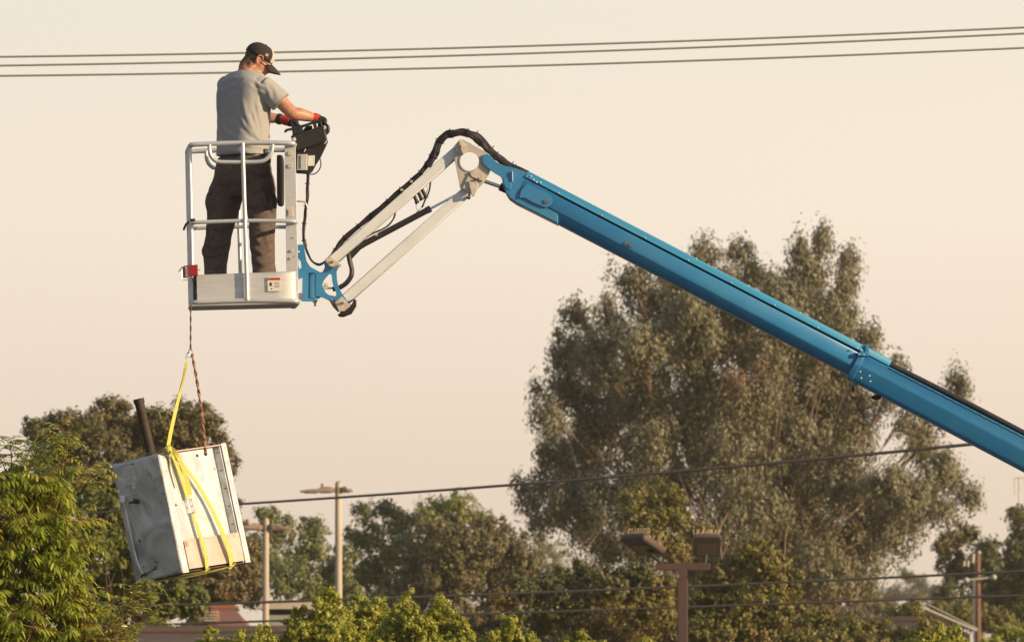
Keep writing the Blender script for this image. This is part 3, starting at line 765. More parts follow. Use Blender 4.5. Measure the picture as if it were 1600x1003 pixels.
# legs under the trousers
LH, LK, LA = Q(364, 268, .05), Q(343, 352, .07), Q(336, 446, .10)
RH_, RK, RA = Q(396, 268, -.04), Q(409, 352, -.10), Q(413.5, 446, -.10)
chain(b, [LH, LH.lerp(LK, .5), LK, LK.lerp(LA, .35), LA], [.068, .066, .052, .050, .034])
chain(b, [RH_, RH_.lerp(RK, .5), RK, RK.lerp(RA, .35), RA], [.068, .066, .052, .050, .034])
me = organic(b, .0075, 5, 'body')
body = link_mesh('body', me, M['skin'], pr, 'all')
# ears
for sx, nm in ((1, 'ear'), (-1, 'ear')):
    s = MB()
    rim = [H(sx * .077, .012, .0), H(sx * .086, .022, .022), H(sx * .090, .010, .036), H(sx * .091, -.010, .036), H(sx * .090, -.020, .015), H(sx * .084, -.010, -.012), H(sx * .078, .006, -.024)]
    s.tube(spline(rim, 5), .0055, 8); s.sphere(H(sx * .079, .0, .008), (.007, .018, .026), M=HM, nu=14, nv=8)
    s.sphere(H(sx * .079, .004, -.018), (.006, .009, .010), M=HM, nu=10, nv=6)
    link_mesh(nm, organic(s, .0028, 2, 'ear'), M['skin'], body, 'all')
# cropped hair at the back and sides
bm = bmesh.new(); bm.from_mesh(body.data); off_ = WL[body.name]; HMi = HM.transposed(); kill = []
for f in bm.faces:
    l = HMi @ (f.calc_center_median() + off_ - HC); wv_ = 0
    if not ((l.y < -.020 + wv_ and l.z > -.108 + wv_) or (l.y < .022 and l.z > .022)) or l.y > .03 or (f.calc_center_median() + off_).z < Q(380, 112).z: kill.append(f)
bmesh.ops.delete(bm, geom=kill, context='FACES')
bm.normal_update()
for v in bm.verts: v.co += v.normal * .0016 + off_
hm_ = bpy.data.meshes.new('hair'); bm.to_mesh(hm_); bm.free()
link_mesh('hair', eval_mesh(hm_, [('SOLIDIFY', dict(thickness=.003, offset=-1))]), M['hair'], body, 'all')
# cap: dome, white front, brim
def dome(th0, th1, a0, a1, grow, name, mat, parent, nu=40, nv=14):
    s = MB(); vs = []
    for j in range(nv + 1):
        th = radians(th0 + (th1 - th0) * j / nv)
        for i in range(nu + 1):
            az = radians(a0 + (a1 - a0) * i / nu)
            fr = max(0, sin(az))
            zz = .090 * cos(th)
            rr = sin(th) ** .82
            vs.append(H((.0855 + grow) * rr * cos(az), -.008 + (.108 + grow) * rr * sin(az), .040 + zz + grow + .006 * fr * sin(th)))
    s.add(vs, [(j * (nu + 1) + i, j * (nu + 1) + i + 1, (j + 1) * (nu + 1) + i + 1, (j + 1) * (nu + 1) + i) for j in range(nv) for i in range(nu)])
    return link_mesh(name, eval_mesh(s.mesh(name), [('WELD', dict(merge_threshold=.0004)), ('SOLIDIFY', dict(thickness=.003, offset=-1))]), M[mat], parent, 'all')
cap = dome(0, 98, 0, 360, 0, 'cap', 'cap', pr)
dome(20, 99, 50, 130, .0016, 'cap_front', 'cap_white', cap, nu=24)
s = MB(); vs = []; nu_, nv_ = 24, 8
for j in range(nv_ + 1):
    t = j / nv_
    for i in range(nu_ + 1):
        a = radians(38 + 104 * i / nu_); k = (i / nu_ - .5) * 2
        x = .087 * cos(a) * (1 - .06 * t); y = -.008 + .110 * sin(a) + t * .090 * (1 - .55 * k * k)
        vs.append(H(x, y, .030 - .030 * k * k - .016 * t - .012 * t * t))
s.add(vs, [(j * (nu_ + 1) + i, j * (nu_ + 1) + i + 1, (j + 1) * (nu_ + 1) + i + 1, (j + 1) * (nu_ + 1) + i) for j in range(nv_) for i in range(nu_)])
link_mesh('brim', eval_mesh(s.mesh('brim'), [('SOLIDIFY', dict(thickness=.004, offset=0))]), M['cap'], cap, 'all')
s = MB(); s.sphere(H(0, -.008, .132), (.007, .007, .004), M=HM, nu=10, nv=6); s.build('button', M['cap'], cap)
s = MB()   # a small light patch on the side of the cap
s.box(H(.0828, .030, .062), .002, .011, .010, M=HM, bev=.0015)
s.build('cap_patch', M['gold'], cap)
# sunglasses
gl = MB()
for sx in (-1, 1):
    gl.sphere(H(sx * .034, .091, .002), (.028, .010, .019), M=HM, nu=16, nv=10)
glo = gl.build('sunglasses', M['lens'], pr)
s = MB()
for sx in (-1, 1): s.tube(spline([H(sx * .062, .084, .008), H(sx * .077, .06, .011), H(sx * .082, .02, .014), H(sx * .082, -.004, .008)], 4), .0035, 8)
s.tube([H(-.012, .102, .008), H(.012, .102, .008)], .003, 6); s.build('temple', M['black'], glo)

# shirt
def wrinkle(me, fn):
    for v in me.vertices: v.co += fn(v.co, v.normal)
    me.update()
b = MB()
TS = []
for (cx, cy, a, bb) in ((384.5, 112.5, .088, .085), (383.5, 117, .135, .11), (382, 123, .180, .13), (381.5, 132, .205, .142), (381, 146, .212, .150), (380.5, 165, .208, .152), (380.5, 190, .203, .152), (380, 215, .200, .150), (380, 232, .200, .152), (379.5, 243.5, .203, .155)):
    TS.append((Q(cx, cy), Rt * a, Fw * bb))
b.loft(TS, 36, 2.7)
def cone(s, a, c, r0, r1, n=20): s.tube([a, a.lerp(c, .5), c], [r0, (r0 + r1) / 2, r1], n)
sl = RS.lerp(RE, .62)
b.sphere(RS + Vector((-.03, .01, -.012)), (.078, .08, .072)); cone(b, RS + Vector((-.012, 0, .002)), sl, .078, .081)
sl2 = LS.lerp(LE, .62)
b.sphere(LS, (.070, .08, .070)); cone(b, LS, sl2, .076, .078)
b.loft([(Q(376, 121, .0), Rt * .10, Fw * .09), (Q(385, 111.5, .0), Rt * .082, Fw * .08)], 24, 2)
me = organic(b, .0065, 9, 'shirt')
c1, c2, c3, c4 = Q(415, 235, -.1), Q(418, 150, -.13), Q(350, 240, 0), Q(380, 215)
CREASE = [([(381, 158), (385, 180), (394, 200), (412, 223)], 1.0, 4.0), ([(377, 184), (385, 200), (396, 213), (416, 226)], .95, 3.6), ([(342, 188), (354, 208), (379, 224), (412, 231)], .7, 4.5),
          ([(341, 206), (362, 223), (398, 234), (416, 233)], .65, 3.6), ([(418, 142), (408, 138), (397, 129)], .7, 3.0), ([(417, 150), (404, 146), (392, 136)], .5, 3.0), ([(404, 162), (409, 190), (416, 219)], .75, 3.5),
          ([(398, 176), (404, 200), (415, 224)], .6, 2.6), ([(343, 236), (370, 241), (408, 238)], .5, 3.0), ([(346, 134), (356, 127), (372, 124)], .5, 4.0), ([(345, 150), (358, 140), (376, 137)], .35, 4.0),
          ([(424, 134), (432, 144), (436, 156)], .4, 3.5), ([(414, 128), (422, 146), (426, 160)], .5, 3.5), ([(340, 165), (350, 185), (366, 205)], .35, 5.0)]
def crease_f(creases, ctrY):
    k0 = S(ctrY); o0 = P(0, 0, ctrY); segs = []
    for pts, am, wd in creases:
        for a, b_ in zip(pts[:-1], pts[1:]): segs.append((a[0], a[1], b_[0], b_[1], am, wd, len(segs)))
    groups = []
    for pts, am, wd in creases: groups.append((pts, am, wd))
    def f(co):
        x = (co.x - o0.x) / k0; y = (o0.z - co.z) / k0; tot = 0.0
        for pts, am, wd in groups:
            best = 1e9; sg = 1; tt = 0; n_ = len(pts) - 1
            for q in range(n_):
                ax, ay = pts[q]; bx, by = pts[q + 1]; ux, uy = bx - ax, by - ay; L2 = ux * ux + uy * uy
                t = max(0, min(1, ((x - ax) * ux + (y - ay) * uy) / L2)); dx_ = x - ax - ux * t; dy_ = y - ay - uy * t; d2 = dx_ * dx_ + dy_ * dy_
                if d2 < best: best = d2; sg = 1 if ux * dy_ - uy * dx_ > 0 else -1; tt = (q + t) / n_
            d = sqrt(best) / wd
            if d < 3.2:
                e = min(1, tt * 5 + .15) * min(1, (1 - tt) * 6 + .3)
                tot += am * e * (math.exp(-d * d) - .75 * math.exp(-(d * sg - 1.5) ** 2))
        return tot
    return f
cf = crease_f(CREASE, YB)
def shirt_w(co, n):
    f = .0085 * cf(co) * max(0, min(1, .5 - n.y * 1.5)) + .0045 * noise.noise(co * 6) + .0012 * noise.noise(co * 20)
    return n * max(-.007, min(.016, f + .001))
wrinkle(me, shirt_w)
me = eval_mesh(me, [('SMOOTH', dict(factor=.5, iterations=2))])
shirt = link_mesh('t_shirt', me, M['shirt'], pr, 'all')
s = MB()
def ring(s, c, ax, r, th, n=22):
    ax = ax.normalized(); u = ax.cross(Vector((0, 0, 1))).normalized(); v = ax.cross(u)
    s.tube([c + (u * cos(2 * pi * k / n) + v * sin(2 * pi * k / n)) * r for k in range(n + 1)], th, 6)
ring(s, sl, RE - RS, .079, .003)
s.build('sleeve_hem', M['shirt'], shirt)
# belt and trousers
s = MB(); s.loft([(Q(380, 243.5), Rt * .188, Fw * .140), (Q(380, 253), Rt * .196, Fw * .150)], 32, 2.25); belt = s.build('belt', M['black'], pr)
s = MB(); s.box(Q(412, 243, -.10), .035, .022, .045, M=Matrix((Rt, Fw, Zu)).transposed(), bev=.006); s.box(Q(419, 248, -.09), .02, .02, .035, bev=.006); s.build('belt_pouch', M['black'], belt)
b = MB()
b.loft([(Q(380, 246), Rt * .196, Fw * .148), (Q(380, 256), Rt * .212, Fw * .165), (Q(380, 266), Rt * .222, Fw * .174), (Q(380, 284), Rt * .222, Fw * .172), (Q(380, 300), Rt * .17, Fw * .13), (Q(380, 309), Rt * .12, Fw * .10)], 30, 2.3)
def leg(pts):
    b.loft([(Q(x, y, dy), Rt * a, Fw * bb) for x, y, dy, a, bb in pts], 24, 2.2)
leg([(366, 258, .05, .07, .09), (361, 274, .07, .105, .12), (355, 295, .08, .118, .13), (350.5, 320, .08, .110, .122), (346, 345, .08, .090, .105), (342, 365, .08, .082, .098), (338.5, 385, .09, .086, .098), (336.5, 400, .10, .088, .092), (336.5, 412, .10, .080, .085), (337, 428, .10, .074, .085), (337.5, 448, .10, .070, .085)])
leg([(396, 258, -.05, .07, .09), (401, 274, -.07, .105, .12), (404, 295, -.09, .110, .125), (407, 320, -.10, .102, .115), (409.5, 345, -.10, .088, .10), (409.5, 365, -.10, .080, .096), (410, 385, -.10, .080, .095), (411, 402, -.10, .080, .09), (412.5, 420, -.10, .078, .088), (414.5, 448, -.10, .078, .088)])
# cargo pockets
b.sphere(Q(328.5, 316, .06), (.035, .07, .075)); b.sphere(Q(425.5, 318, -.12), (.035, .07, .085))
b.sphere(Q(320.5, 393, .1), (.03, .05, .05))
me = organic(b, .009, 5, 'trousers')
TC = [([(392, 268), (408, 276), (424, 274)], .8, 4), ([(388, 290), (404, 300), (420, 297)], .6, 5), ([(372, 300), (360, 308), (345, 304)], .7, 5), ([(385, 318), (398, 326), (410, 322)], .6, 5), ([(412, 302), (420, 322), (428, 332)], .9, 2.6), ([(392, 345), (408, 352), (426, 346)], .7, 4),
      ([(328, 352), (344, 360), (364, 352)], .7, 4), ([(320, 380), (336, 388), (354, 381)], .9, 4), ([(318, 396), (336, 402), (355, 394)], .9, 3.6), ([(395, 374), (410, 384), (427, 377)], .8, 4), ([(395, 392), (412, 400), (428, 391)], .8, 4), ([(398, 410), (414, 418), (430, 408)], .8, 4), ([(323, 412), (336, 420), (350, 414)], .6, 4),
      ([(404, 285), (414, 310), (412, 340)], .6, 6), ([(335, 290), (332, 310), (336, 330)], .6, 5), ([(405, 355), (420, 372), (424, 395)], .5, 5)]
ct = crease_f(TC, YB)
def tr_w(co, n):
    f = .010 * ct(co) * max(0, min(1, .5 - n.y * 1.5)) + noise.noise(Vector((co.x * 6, co.y * 6, co.z * 4))) * .008 + noise.noise(co * 16) * .004
    return n * max(-.012, min(.018, f))
wrinkle(me, tr_w)
tro = link_mesh('trousers', me, M['trouser'], pr, 'all')
s = MB(); s.sphere(Q(424, 305, -.13), (.030, .075, .010)); s.sphere(Q(330, 303, .05), (.032, .07, .010))
link_mesh('pocket_flap', organic(s, .004, 2, 'pf'), M['trouser'], tro, 'all')
# boots
def boot(A, fd):
    s = MB(); r = Vector((fd.y, -fd.x, 0)); z0 = FLOORZ
    base = Vector((A.x, A.y, z0))
    def pt(f, z): return base + fd * f + Zu * z
    s.loft([(pt(-.085, .045), r * .030, Zu * .040), (pt(-.05, .055), r * .040, Zu * .052), (pt(.02, .055), r * .043, Zu * .052), (pt(.09, .043), r * .050, Zu * .042), (pt(.16, .033), r * .048, Zu * .032), (pt(.205, .026), r * .030, Zu * .022)], 20, 2.6)
    s.loft([(pt(-.03, .05), fd * .055, r * .045), (pt(-.02, .16), fd * .055, r * .048), (pt(-.02, .20), fd * .058, r * .052)], 20, 2.1)
    o = link_mesh('boot', organic(s, .006, 3, 'boot'), M['leather'], pr, 'all')
    s = MB(); s.loft([(pt(.055, .0045), fd * .155, r * .050), (pt(.055, .018), fd * .155, r * .050)], 24, 2.6); s.build('sole', M['black'], o)
boot(LA, Vector((.45, .89, 0)).normalized()); boot(RA, Vector((.75, .66, 0)).normalized())
# gloves: red cuff, black palm and five fingers
def hand(W, back, knu, tips, thumb, cuff0):
    s = MB()
    s.tube([W, back], [.031, .030], 14); s.sphere(back.lerp(knu, .35), .034)
    s.loft([(W, Vector((0, .030, 0)), Zu * .024), (back, Vector((0, .041, 0)), Zu * .022), (knu, Vector((0, .044, 0)), Zu * .019)], 18, 2.4)
    for k, (o, tip) in enumerate(zip((-.034, -.0115, .0115, .033), tips)):
        p0 = knu + Vector((-.008, o, 0))
        pts = [p0] + [Vector((q.x, q.y + o, q.z)) for q in tip]
        s.tube(spline(pts, 3), .0105 - .0012 * (k == 3), 10); s.sphere(pts[-1], .0098, nu=10, nv=6)
    s.tube(spline(thumb, 3), .0115, 10); s.sphere(thumb[-1], .011, nu=10, nv=6)
    g = link_mesh('glove', organic(s, .0038, 2, 'glove'), M['black'], pr, 'all')
    s = MB(); s.tube([cuff0, cuff0.lerp(W, .5), W, W.lerp(back, .55)], [.034, .036, .035, .035], 18); s.build('cuff', M['glove_red'], g)
    return g
hr = -.06
hand(Q(494, 185, hr), Q(502, 188, hr), Q(508, 192.5, hr),
     [[Q(512, 198, hr), Q(512.3, 205, hr), Q(508, 209, hr)], [Q(512.6, 198, hr), Q(513, 206, hr), Q(509, 210, hr)], [Q(512, 198, hr), Q(512.3, 205, hr), Q(508, 209, hr)], [Q(511, 197, hr), Q(511, 203, hr), Q(507.5, 206.5, hr)]],
     [Q(499, 189, hr - .03), Q(501, 195, hr - .04), Q(505, 200, hr - .035), Q(507, 202, hr - .02)], Q(487.5, 184, -.065))
hl = .19
hand(Q(450, 189.5, .25), Q(458, 192.5, .22), Q(464, 195, hl),
     [[Q(469, 198, hl), Q(471, 203, hl), Q(468, 207, hl)], [Q(469.6, 198, hl), Q(471.6, 204, hl), Q(468.5, 208, hl)], [Q(469, 198, hl), Q(471, 203, hl), Q(468, 207, hl)], [Q(468, 197.5, hl), Q(469.6, 202, hl), Q(467, 205.5, hl)]],
     [Q(455, 193, .17), Q(459, 199, .14), Q(463, 202, .14), Q(465, 203, .15)], Q(441, 187, .27))
s = MB(); s.tube([Q(434.5, 186, .283), Q(438.8, 186.8, .275)], .040, 18); s.build('watch', M['black'], pr)

# ------------------------------------------------------------------ hanging cabinet
CO = P(247.3, 708, 69.2)
cr_, cu_, cf_ = Vector((1, 0, 0)), Vector((0, -sin(PITCH), cos(PITCH))), Vector((0, cos(PITCH), sin(PITCH)))
def CV(x, y, z): return (cr_ * x + cu_ * y + cf_ * z).normalized()
eu = CV(39.4, -186.8, -11.8)                       # down
ew = CV(102, 13.2, 134.5); ew = (ew - eu * ew.dot(eu)).normalized()   # along the bright face
ev = eu.cross(ew); ev = ev if ev.x < 0 else -ev    # along the grey face
s0 = S(69.2); LU, LV, LW_ = 191.3 * s0, 96.5 * s0, 169 * s0
def C(u, v, w_): return CO + eu * (u * LU) + ev * (v * LV) + ew * (w_ * LW_)
CM = Matrix((ew, ev, -eu)).transposed()            # local x along bright face, y along grey face, z up
cab = empty('metal_cabinet', C(1, .5, .5), 'dented galvanised metal cabinet with a rusty pipe, hanging on straps below the basket', 'cabinet')
def cbox(name, u0, u1, v0, v1, w0, w1, mat, parent=cab, bev=.002):
    s = MB(); s.box(C((u0 + u1) / 2, (v0 + v1) / 2, (w0 + w1) / 2), abs(w1 - w0) / 2 * LW_, abs(v1 - v0) / 2 * LV, abs(u1 - u0) / 2 * LU, M=CM, bev=bev)
    return s.build(name, mat, parent)
t = .008
shell = cbox('side_panel', 0, 1, 0.0, 1, 0, t, M['galv'])
# a gently dented grey side panel
s = MB(); n1, n2 = 40, 30; vs = []
for i in range(n1 + 1):
    for j in range(n2 + 1):
        u = i / n1; v = j / n2; edge = min(u, 1 - u, v, 1 - v) * 8; k = min(1, edge)
        dent = -.012 * k * (noise.noise(Vector((u * 3, v * 2.2, 1.5))) + .6 * noise.noise(Vector((u * 6, v * 6, 4))))
        dent += .010 * k * math.exp(-((v - .80) / .05) ** 2) * (u > .30) * min(1, (u - .3) * 6)   # pressed rib
        vs.append(C(u, v, 0) - ew * (.003 + dent))
s.add(vs, [(i * (n2 + 1) + j, i * (n2 + 1) + j + 1, (i + 1) * (n2 + 1) + j + 1, (i + 1) * (n2 + 1) + j) for i in range(n1) for j in range(n2)])
skin_ = link_mesh('side_skin', eval_mesh(s.mesh('s'), [('SOLIDIFY', dict(thickness=.002, offset=-1))]), M['galv'], cab, 'all')
cbox('side_panel', 0, 1, 0.0, 1, 1 - t, 1, M['galv'])
cbox('back_panel', 0, 1, 1 - .01, 1.0, t + .001, 1 - t - .001, M['galv'])
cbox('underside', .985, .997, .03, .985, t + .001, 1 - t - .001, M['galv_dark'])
cbox('top_panel', .01, .018, .02, .985, t + .001, 1 - t - .001, M['rust'])
# bright face: flanges, inner panel, side channel, lower tray
cbox('flange', 0, 1, -.004, .012, .0, .085, M['galv_front'], bev=.0015)
cbox('flange', -.01, .995, -.006, .012, .925, 1.0, M['galv_front'], bev=.0015)
cbox('front_panel', .012, .74, .022, .032, .088, .79, M['galv_front'], bev=.001)
cbox('panel_return', .012, .74, .022, .16, .791, .806, M['galv_front'], bev=.001)
cbox('channel', .012, .74, .16, .17, .807, .904, M['galv'], bev=.001)
cbox('channel_wall', .012, .99, .014, .17, .905, .918, M['galv_front'], bev=.001)
cbox('lower_front_panel', .745, .975, .004, .014, .105, .922, M['galv_tan'], bev=.001)
cbox('lip', .735, .747, .0, .05, .088, .922, M['galv_tan'], bev=.001)
cbox('side_strip', .745, .985, .02, .03, .087, .104, M['galv_tan'], bev=.001)
cbox('top_lip', -.003, .008, .0, .04, .088, .922, M['galv_tan'], bev=.001)
s = MB()
for k in range(9):
    s.sphere(C(.04 + k * .115, -.004, .06), .004, nu=8, nv=5); s.sphere(C(.03 + k * .117, -.006, .965), .004, nu=8, nv=5)
for k in range(4): s.sphere(C(.05 + k * .28, .06, -.006), .006, nu=8, nv=5)
for a in ((.03, .58), (.035, .55)): s.sphere(C(a[0], a[1], -.006), .006, nu=8, nv=5)
s.build('rivet', M['steel'], cab)
s = MB()
for (u, w_, r) in ((.055, .69, .017), (.062, .565, .011), (.44, .11, .008)):
    s.tube([C(u, .0225, w_), C(u, .0225, w_) + ev * -.004], r, 14)
s.build('punched_hole', M['darkgap'], cab)
s = MB()
for k in range(5): s.box(C(.06 + k * .15, .07, .903), .002, .012, .0025, M=CM); 
s.build('louvre_mark', M['darkgap'], cab)
# fittings on the grey face
lab = cbox('rating_plate', .045, .19, .55, .80, -.014, -.010, M['white'], cab, bev=.0003)
s = MB()
for k in range(7): s.box(C(.063 + k * .018, .675, -.0145), .0006, .05 - .008 * (k % 3), .0012, M=CM)
s.build('small_print', M['steel'], lab)
cbox('rating_tag', .185, .235, .60, .66, -.0135, -.010, M['white'], cab, bev=.0003)
s = MB(); c = C(.34, .62, -.012); s.tube([c, c - ew * .02], .017, 14); s.tube([c - ew * .02, c - ew * .045], .011, 10); s.tube([c - ew * .03 - ev * -.02, c - ew * .035 + ev * .045], .007, 8); s.tube([c - ew * .03, c - ew * .03 - eu * .025], .007, 8)
s.build('valve_stub', M['rust'], cab)
s = MB(); s.tube(spline([C(.30, .86, -.05), C(.315, .86, -.06), C(.40, .865, -.045), C(.6, .87, -.04), C(.8, .86, -.035), C(.93, .80, -.03)], 6), .014, 12); s.build('conduit', M['galv'], cab)
s = MB(); s.tube([C(.27, .855, -.04), C(.325, .86, -.06)], .020, 12); s.build('conduit_elbow', M['alu_sheet'], cab)
s = MB(); s.tube([C(.66, .74, -.004), C(.66, .74, -.016)], .016, 18); kk = s.build('knockout', M['web'], cab)
s = MB(); s.tube([C(.66, .74, -.014), C(.66, .74, -.019)], .011, 16); s.build('knockout_hole', M['darkgap'], kk)
s = MB(); random.seed(2)
for k in range(16):
    u = .86 + random.random() * .09; v = .45 + random.random() * .4; a = C(u, v, -.013)
    s.tube([a, a + ev * random.uniform(.01, .04) + eu * random.uniform(-.012, .012)], random.uniform(.002, .005), 5)
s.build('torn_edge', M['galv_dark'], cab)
s = MB(); s.tube(spline([C(1.0, v / 10, -.004 + .01 * sin(v * 2.1)) + eu * .004 * sin(v * 3.3) for v in range(11)], 2), .006, 6); s.build('torn_rim', M['rust'], cab)
# flue pipe
pa, pb = P(216.5, 624, 69.62), P(237, 712, 69.62)
s = MB(); s.tube([pa, pb, pb + (pb - pa) * .5], 7.6 * s0, 18); pipe = s.build('flue_pipe', M['pipe'], cab)
s = MB(); s.tube([pa - (pb - pa) * .01, pa + (pb - pa) * .07], 8.8 * s0, 18); s.build('pipe_collar', M['pipe'], pipe)

# ---------------------------------------------------------------- rope, straps, hook
HK = P(297.8, 551, 69.55)
def tw(name, a, c, r, n, mat, label, cat, wob=0.0):
    """two strands twisted round one another"""
    s = MB(); L = (c - a).length; N_ = int(L / .012)
    for ph in (0, pi):
        s.tube([a.lerp(c, i / N_) + Vector((cos(i * .55 + ph), sin(i * .55 + ph), 0)) * r + Vector((wob * sin(i / N_ * pi), 0, 0)) for i in range(N_ + 1)], r * 1.1, 6)
    o = s.build(name, M[mat], None); return tag(o, label, cat)
tw('rope', P(298, 470, 69.42), HK + Vector((0, 0, .02)), .0035, 0, 'rope', 'thin twisted brown rope hanging straight down from the basket corner to the hook', 'rope')
hk = MB(); hk.tube(spline([HK + Vector((.0, 0, .028)), HK + Vector((.012, 0, .01)), HK + Vector((.008, 0, -.02)), HK + Vector((-.006, 0, -.03)), HK + Vector((-.016, 0, -.012)), HK + Vector((-.012, 0, .016)), HK + Vector((0, 0, .03))], 4), .0035, 8)
tag(hk.build('carabiner', M['chrome'], None), 'small silver carabiner joining the thin rope to the two slings', 'carabiner')
rs_ = tw('red_sling', HK + Vector((.01, 0, -.01)), C(.05, .018, .69), .0058, 0, 'web_red', 'twisted red and tan sling from the carabiner to the top edge of the cabinet', 'sling', .012)
def ribbon(s, pts, wpx, th=.003, wv=None, sp=6, tw_=0.0):
    q = spline(pts, sp)
    wv = Vector(wv) if wv else Vector((1, 0, 0))
    vs = []
    for i, c in enumerate(q):
        t = (q[min(i + 1, len(q) - 1)] - q[max(i - 1, 0)]).normalized()
        a = wv.copy(); a = (a - t * a.dot(t)).normalized(); n_ = t.cross(a)
        an = tw_ * sin(i / len(q) * pi * 2)
        a2 = a * cos(an) + n_ * sin(an); n2_ = t.cross(a2)
        wpx_ = (wpx[0] + (wpx[1] - wpx[0]) * i / len(q)) if hasattr(wpx, '__len__') else wpx
        vs += [c + a2 * wpx_ * s0 / 2 + n2_ * th / 2, c - a2 * wpx_ * s0 / 2 + n2_ * th / 2, c - a2 * wpx_ * s0 / 2 - n2_ * th / 2, c + a2 * wpx_ * s0 / 2 - n2_ * th / 2]
    m = len(q); fs = [(4 * i + k, 4 * i + (k + 1) % 4, 4 * i + 4 + (k + 1) % 4, 4 * i + 4 + k) for i in range(m - 1) for k in range(4)] + [(0, 1, 2, 3), (4 * m - 1, 4 * m - 2, 4 * m - 3, 4 * m - 4)]
    s.add(vs, fs)
fr = lambda x, y: P(x, y, 69.12)
strap = empty('yellow_strap', P(262, 705, 69.2), 'yellow webbing strap slung from the carabiner and wrapped down round the cabinet', 'strap')
s = MB(); ribbon(s, [P(291.5, 564, 69.5), P(289, 578, 69.45), P(281, 615, 69.35), P(272, 655, 69.25), P(262.5, 700, 69.14)], (3.6, 5.5), wv=(.9, .45, 0), tw_=.5)
ribbon(s, [P(289, 568, 69.48), P(287, 590, 69.42), P(276, 630, 69.3), P(267, 670, 69.2), P(261.5, 700, 69.13)], (2.4, 5), wv=(.6, .8, 0), tw_=-.4)
s.build('upper_webbing', M['web'], strap)
def onf(u, w_, o=.012): return C(u, 0, w_) - ev * o
s = MB()
ribbon(s, [P(261.5, 697, 69.13), onf(.03, .17, .02), onf(.17, .21, .02), onf(.29, .235, .02), onf(.41, .255, .02)], (8, 8), wv=ew)
ribbon(s, [P(263, 697, 69.12), onf(.03, .20, .035), onf(.17, .26, .035), onf(.30, .285, .03), onf(.38, .285, .025)], (7, 8), wv=ew + ev * -.4)
ribbon(s, [P(261, 699, 69.14), onf(.04, .13, .012), onf(.15, .13, .012), onf(.30, .15, .008)], (8, 3), wv=ew + ev * .7)
ribbon(s, [onf(.52, .285, .016), onf(.64, .30, .022), onf(.76, .315, .03), onf(.88, .325, .03), onf(.998, .335, .012)], (7.5, 8.5), wv=ew)
ribbon(s, [onf(.06, .21, .03), onf(.17, .32, .03), onf(.30, .42, .03), onf(.45, .515, .03), onf(.60, .58, .035), onf(.75, .63, .035), onf(.9, .675, .03), onf(.998, .70, .012)], (5, 11), wv=ew)
ribbon(s, [P(262, 700, 69.13), C(-.01, .15, .12), C(-.012, .4, .2), C(-.01, .75, .35)], (6, 7), wv=ew, th=.004)
ribbon(s, [P(262, 698, 69.15), C(-.02, .10, .06), C(-.02, .35, .05), C(-.01, .6, .1)], (4, 5), wv=ew, th=.004)
s.build('face_webbing', M['web'], strap)
s = MB()
def und(v, w_, o=.006): return C(1, v, w_) + eu * o
ribbon(s, [onf(.998, .335, .012), und(.02, .335), und(.3, .22), und(.55, .10), und(.75, .02)], (11, 9), wv=ew)
ribbon(s, [onf(.998, .70, .012), und(.02, .70, .006), und(.3, .50, .008), und(.6, .3, .008), und(.9, .1, .008)], (14, 11), wv=ew)
ribbon(s, [und(.02, .66, .01), und(.25, .48, .02), und(.5, .33, .02), und(.8, .2, .012)], (8, 11), wv=ew)
s.build('under_webbing', M['web'], strap)
s = MB(); s.sphere(P(263, 703, 69.11), (6 * s0, .03, 7 * s0)); s.tube([P(258, 700, 69.10), P(268, 706, 69.09), P(264, 712, 69.09)], 2.5 * s0, 8)
s.build('knot', M['web'], strap)
s = MB(); c = onf(.46, .275, .03)
for k in (-1, 1): s.tube([onf(.41, .27 + k * .014, .03), onf(.53, .28 + k * .014, .03)], .0028, 8)
for u in (.415, .47, .525): s.tube([onf(u, .258, .03), onf(u, .292, .03)], .003, 8)
s.build('ratchet', M['steel'], strap)
s = MB(); ribbon(s, [P(291, 560, 69.52), P(293.5, 552, 69.54), HK + Vector((-.004, 0, -.02))], 4, wv=(.8, .5, 0)); s.build('hook_loop', M['chrome'], strap)

# ------------------------------------------------------------------ cables across the view
def cable(name, f, Y, x0, x1, r, mat, label, group, n=160, lash=0.0, cat='cable'):
    s = MB(); pts = []; rs = []
    for i in range(n + 1):
        x = x0 + (x1 - x0) * i / n
        yy = Y(x) if callable(Y) else Y
        pts.append(P(x, f(x), yy)); rs.append((r(x) if callable(r) else r) * (1 + (lash if i % 2 else 0)))
    s.tube(pts, rs, 8)
    return tag(s.build(name, M[mat], None), label, cat, group)
G = 'overhead wires at the top'
cable('power_wire', lambda x: 89.3 - .012 * x - 1.04e-5 * x * x, 100, -2500, 4200, .0105, 'wire', 'uppermost of the three thin grey wires crossing the sky', G)
cable('power_wire', lambda x: 103 - .0145 * x - 1.05e-5 * x * x, 100, -2500, 4200, .0105, 'wire', 'middle one of the three thin grey wires crossing the sky', G)
cable('power_wire', lambda x: 119 - .0105 * x - 1.05e-5 * x * x, 100, -2500, 4200, .0105, 'wire', 'lowest of the three thin grey wires, at the height of the cap brim', G)
cable('lashed_cable', lambda x: 808.7 - .0515 * x - 1.59e-5 * x * x, 132, -1200, 2300, lambda x: .0125 + .0075 * max(0, min(1, x / 1450)), 'cable', 'thick black lashed cable rising from behind the cabinet to the blue boom', None, n=1500, lash=.22)
G = 'cables in front of the trees'
cable('low_cable', lambda x: 952.2 - .0256 * x - 7.6e-6 * x * x, 160, -1200, 2900, .021, 'cable', 'upper of the two dark cables crossing low in front of the trees', G)
cable('low_cable', lambda x: 983.4 - .032 * x - 1.0e-6 * x * x, 160, -1200, 2900, .018, 'cable', 'lower of the two dark cables crossing low in front of the trees', G)

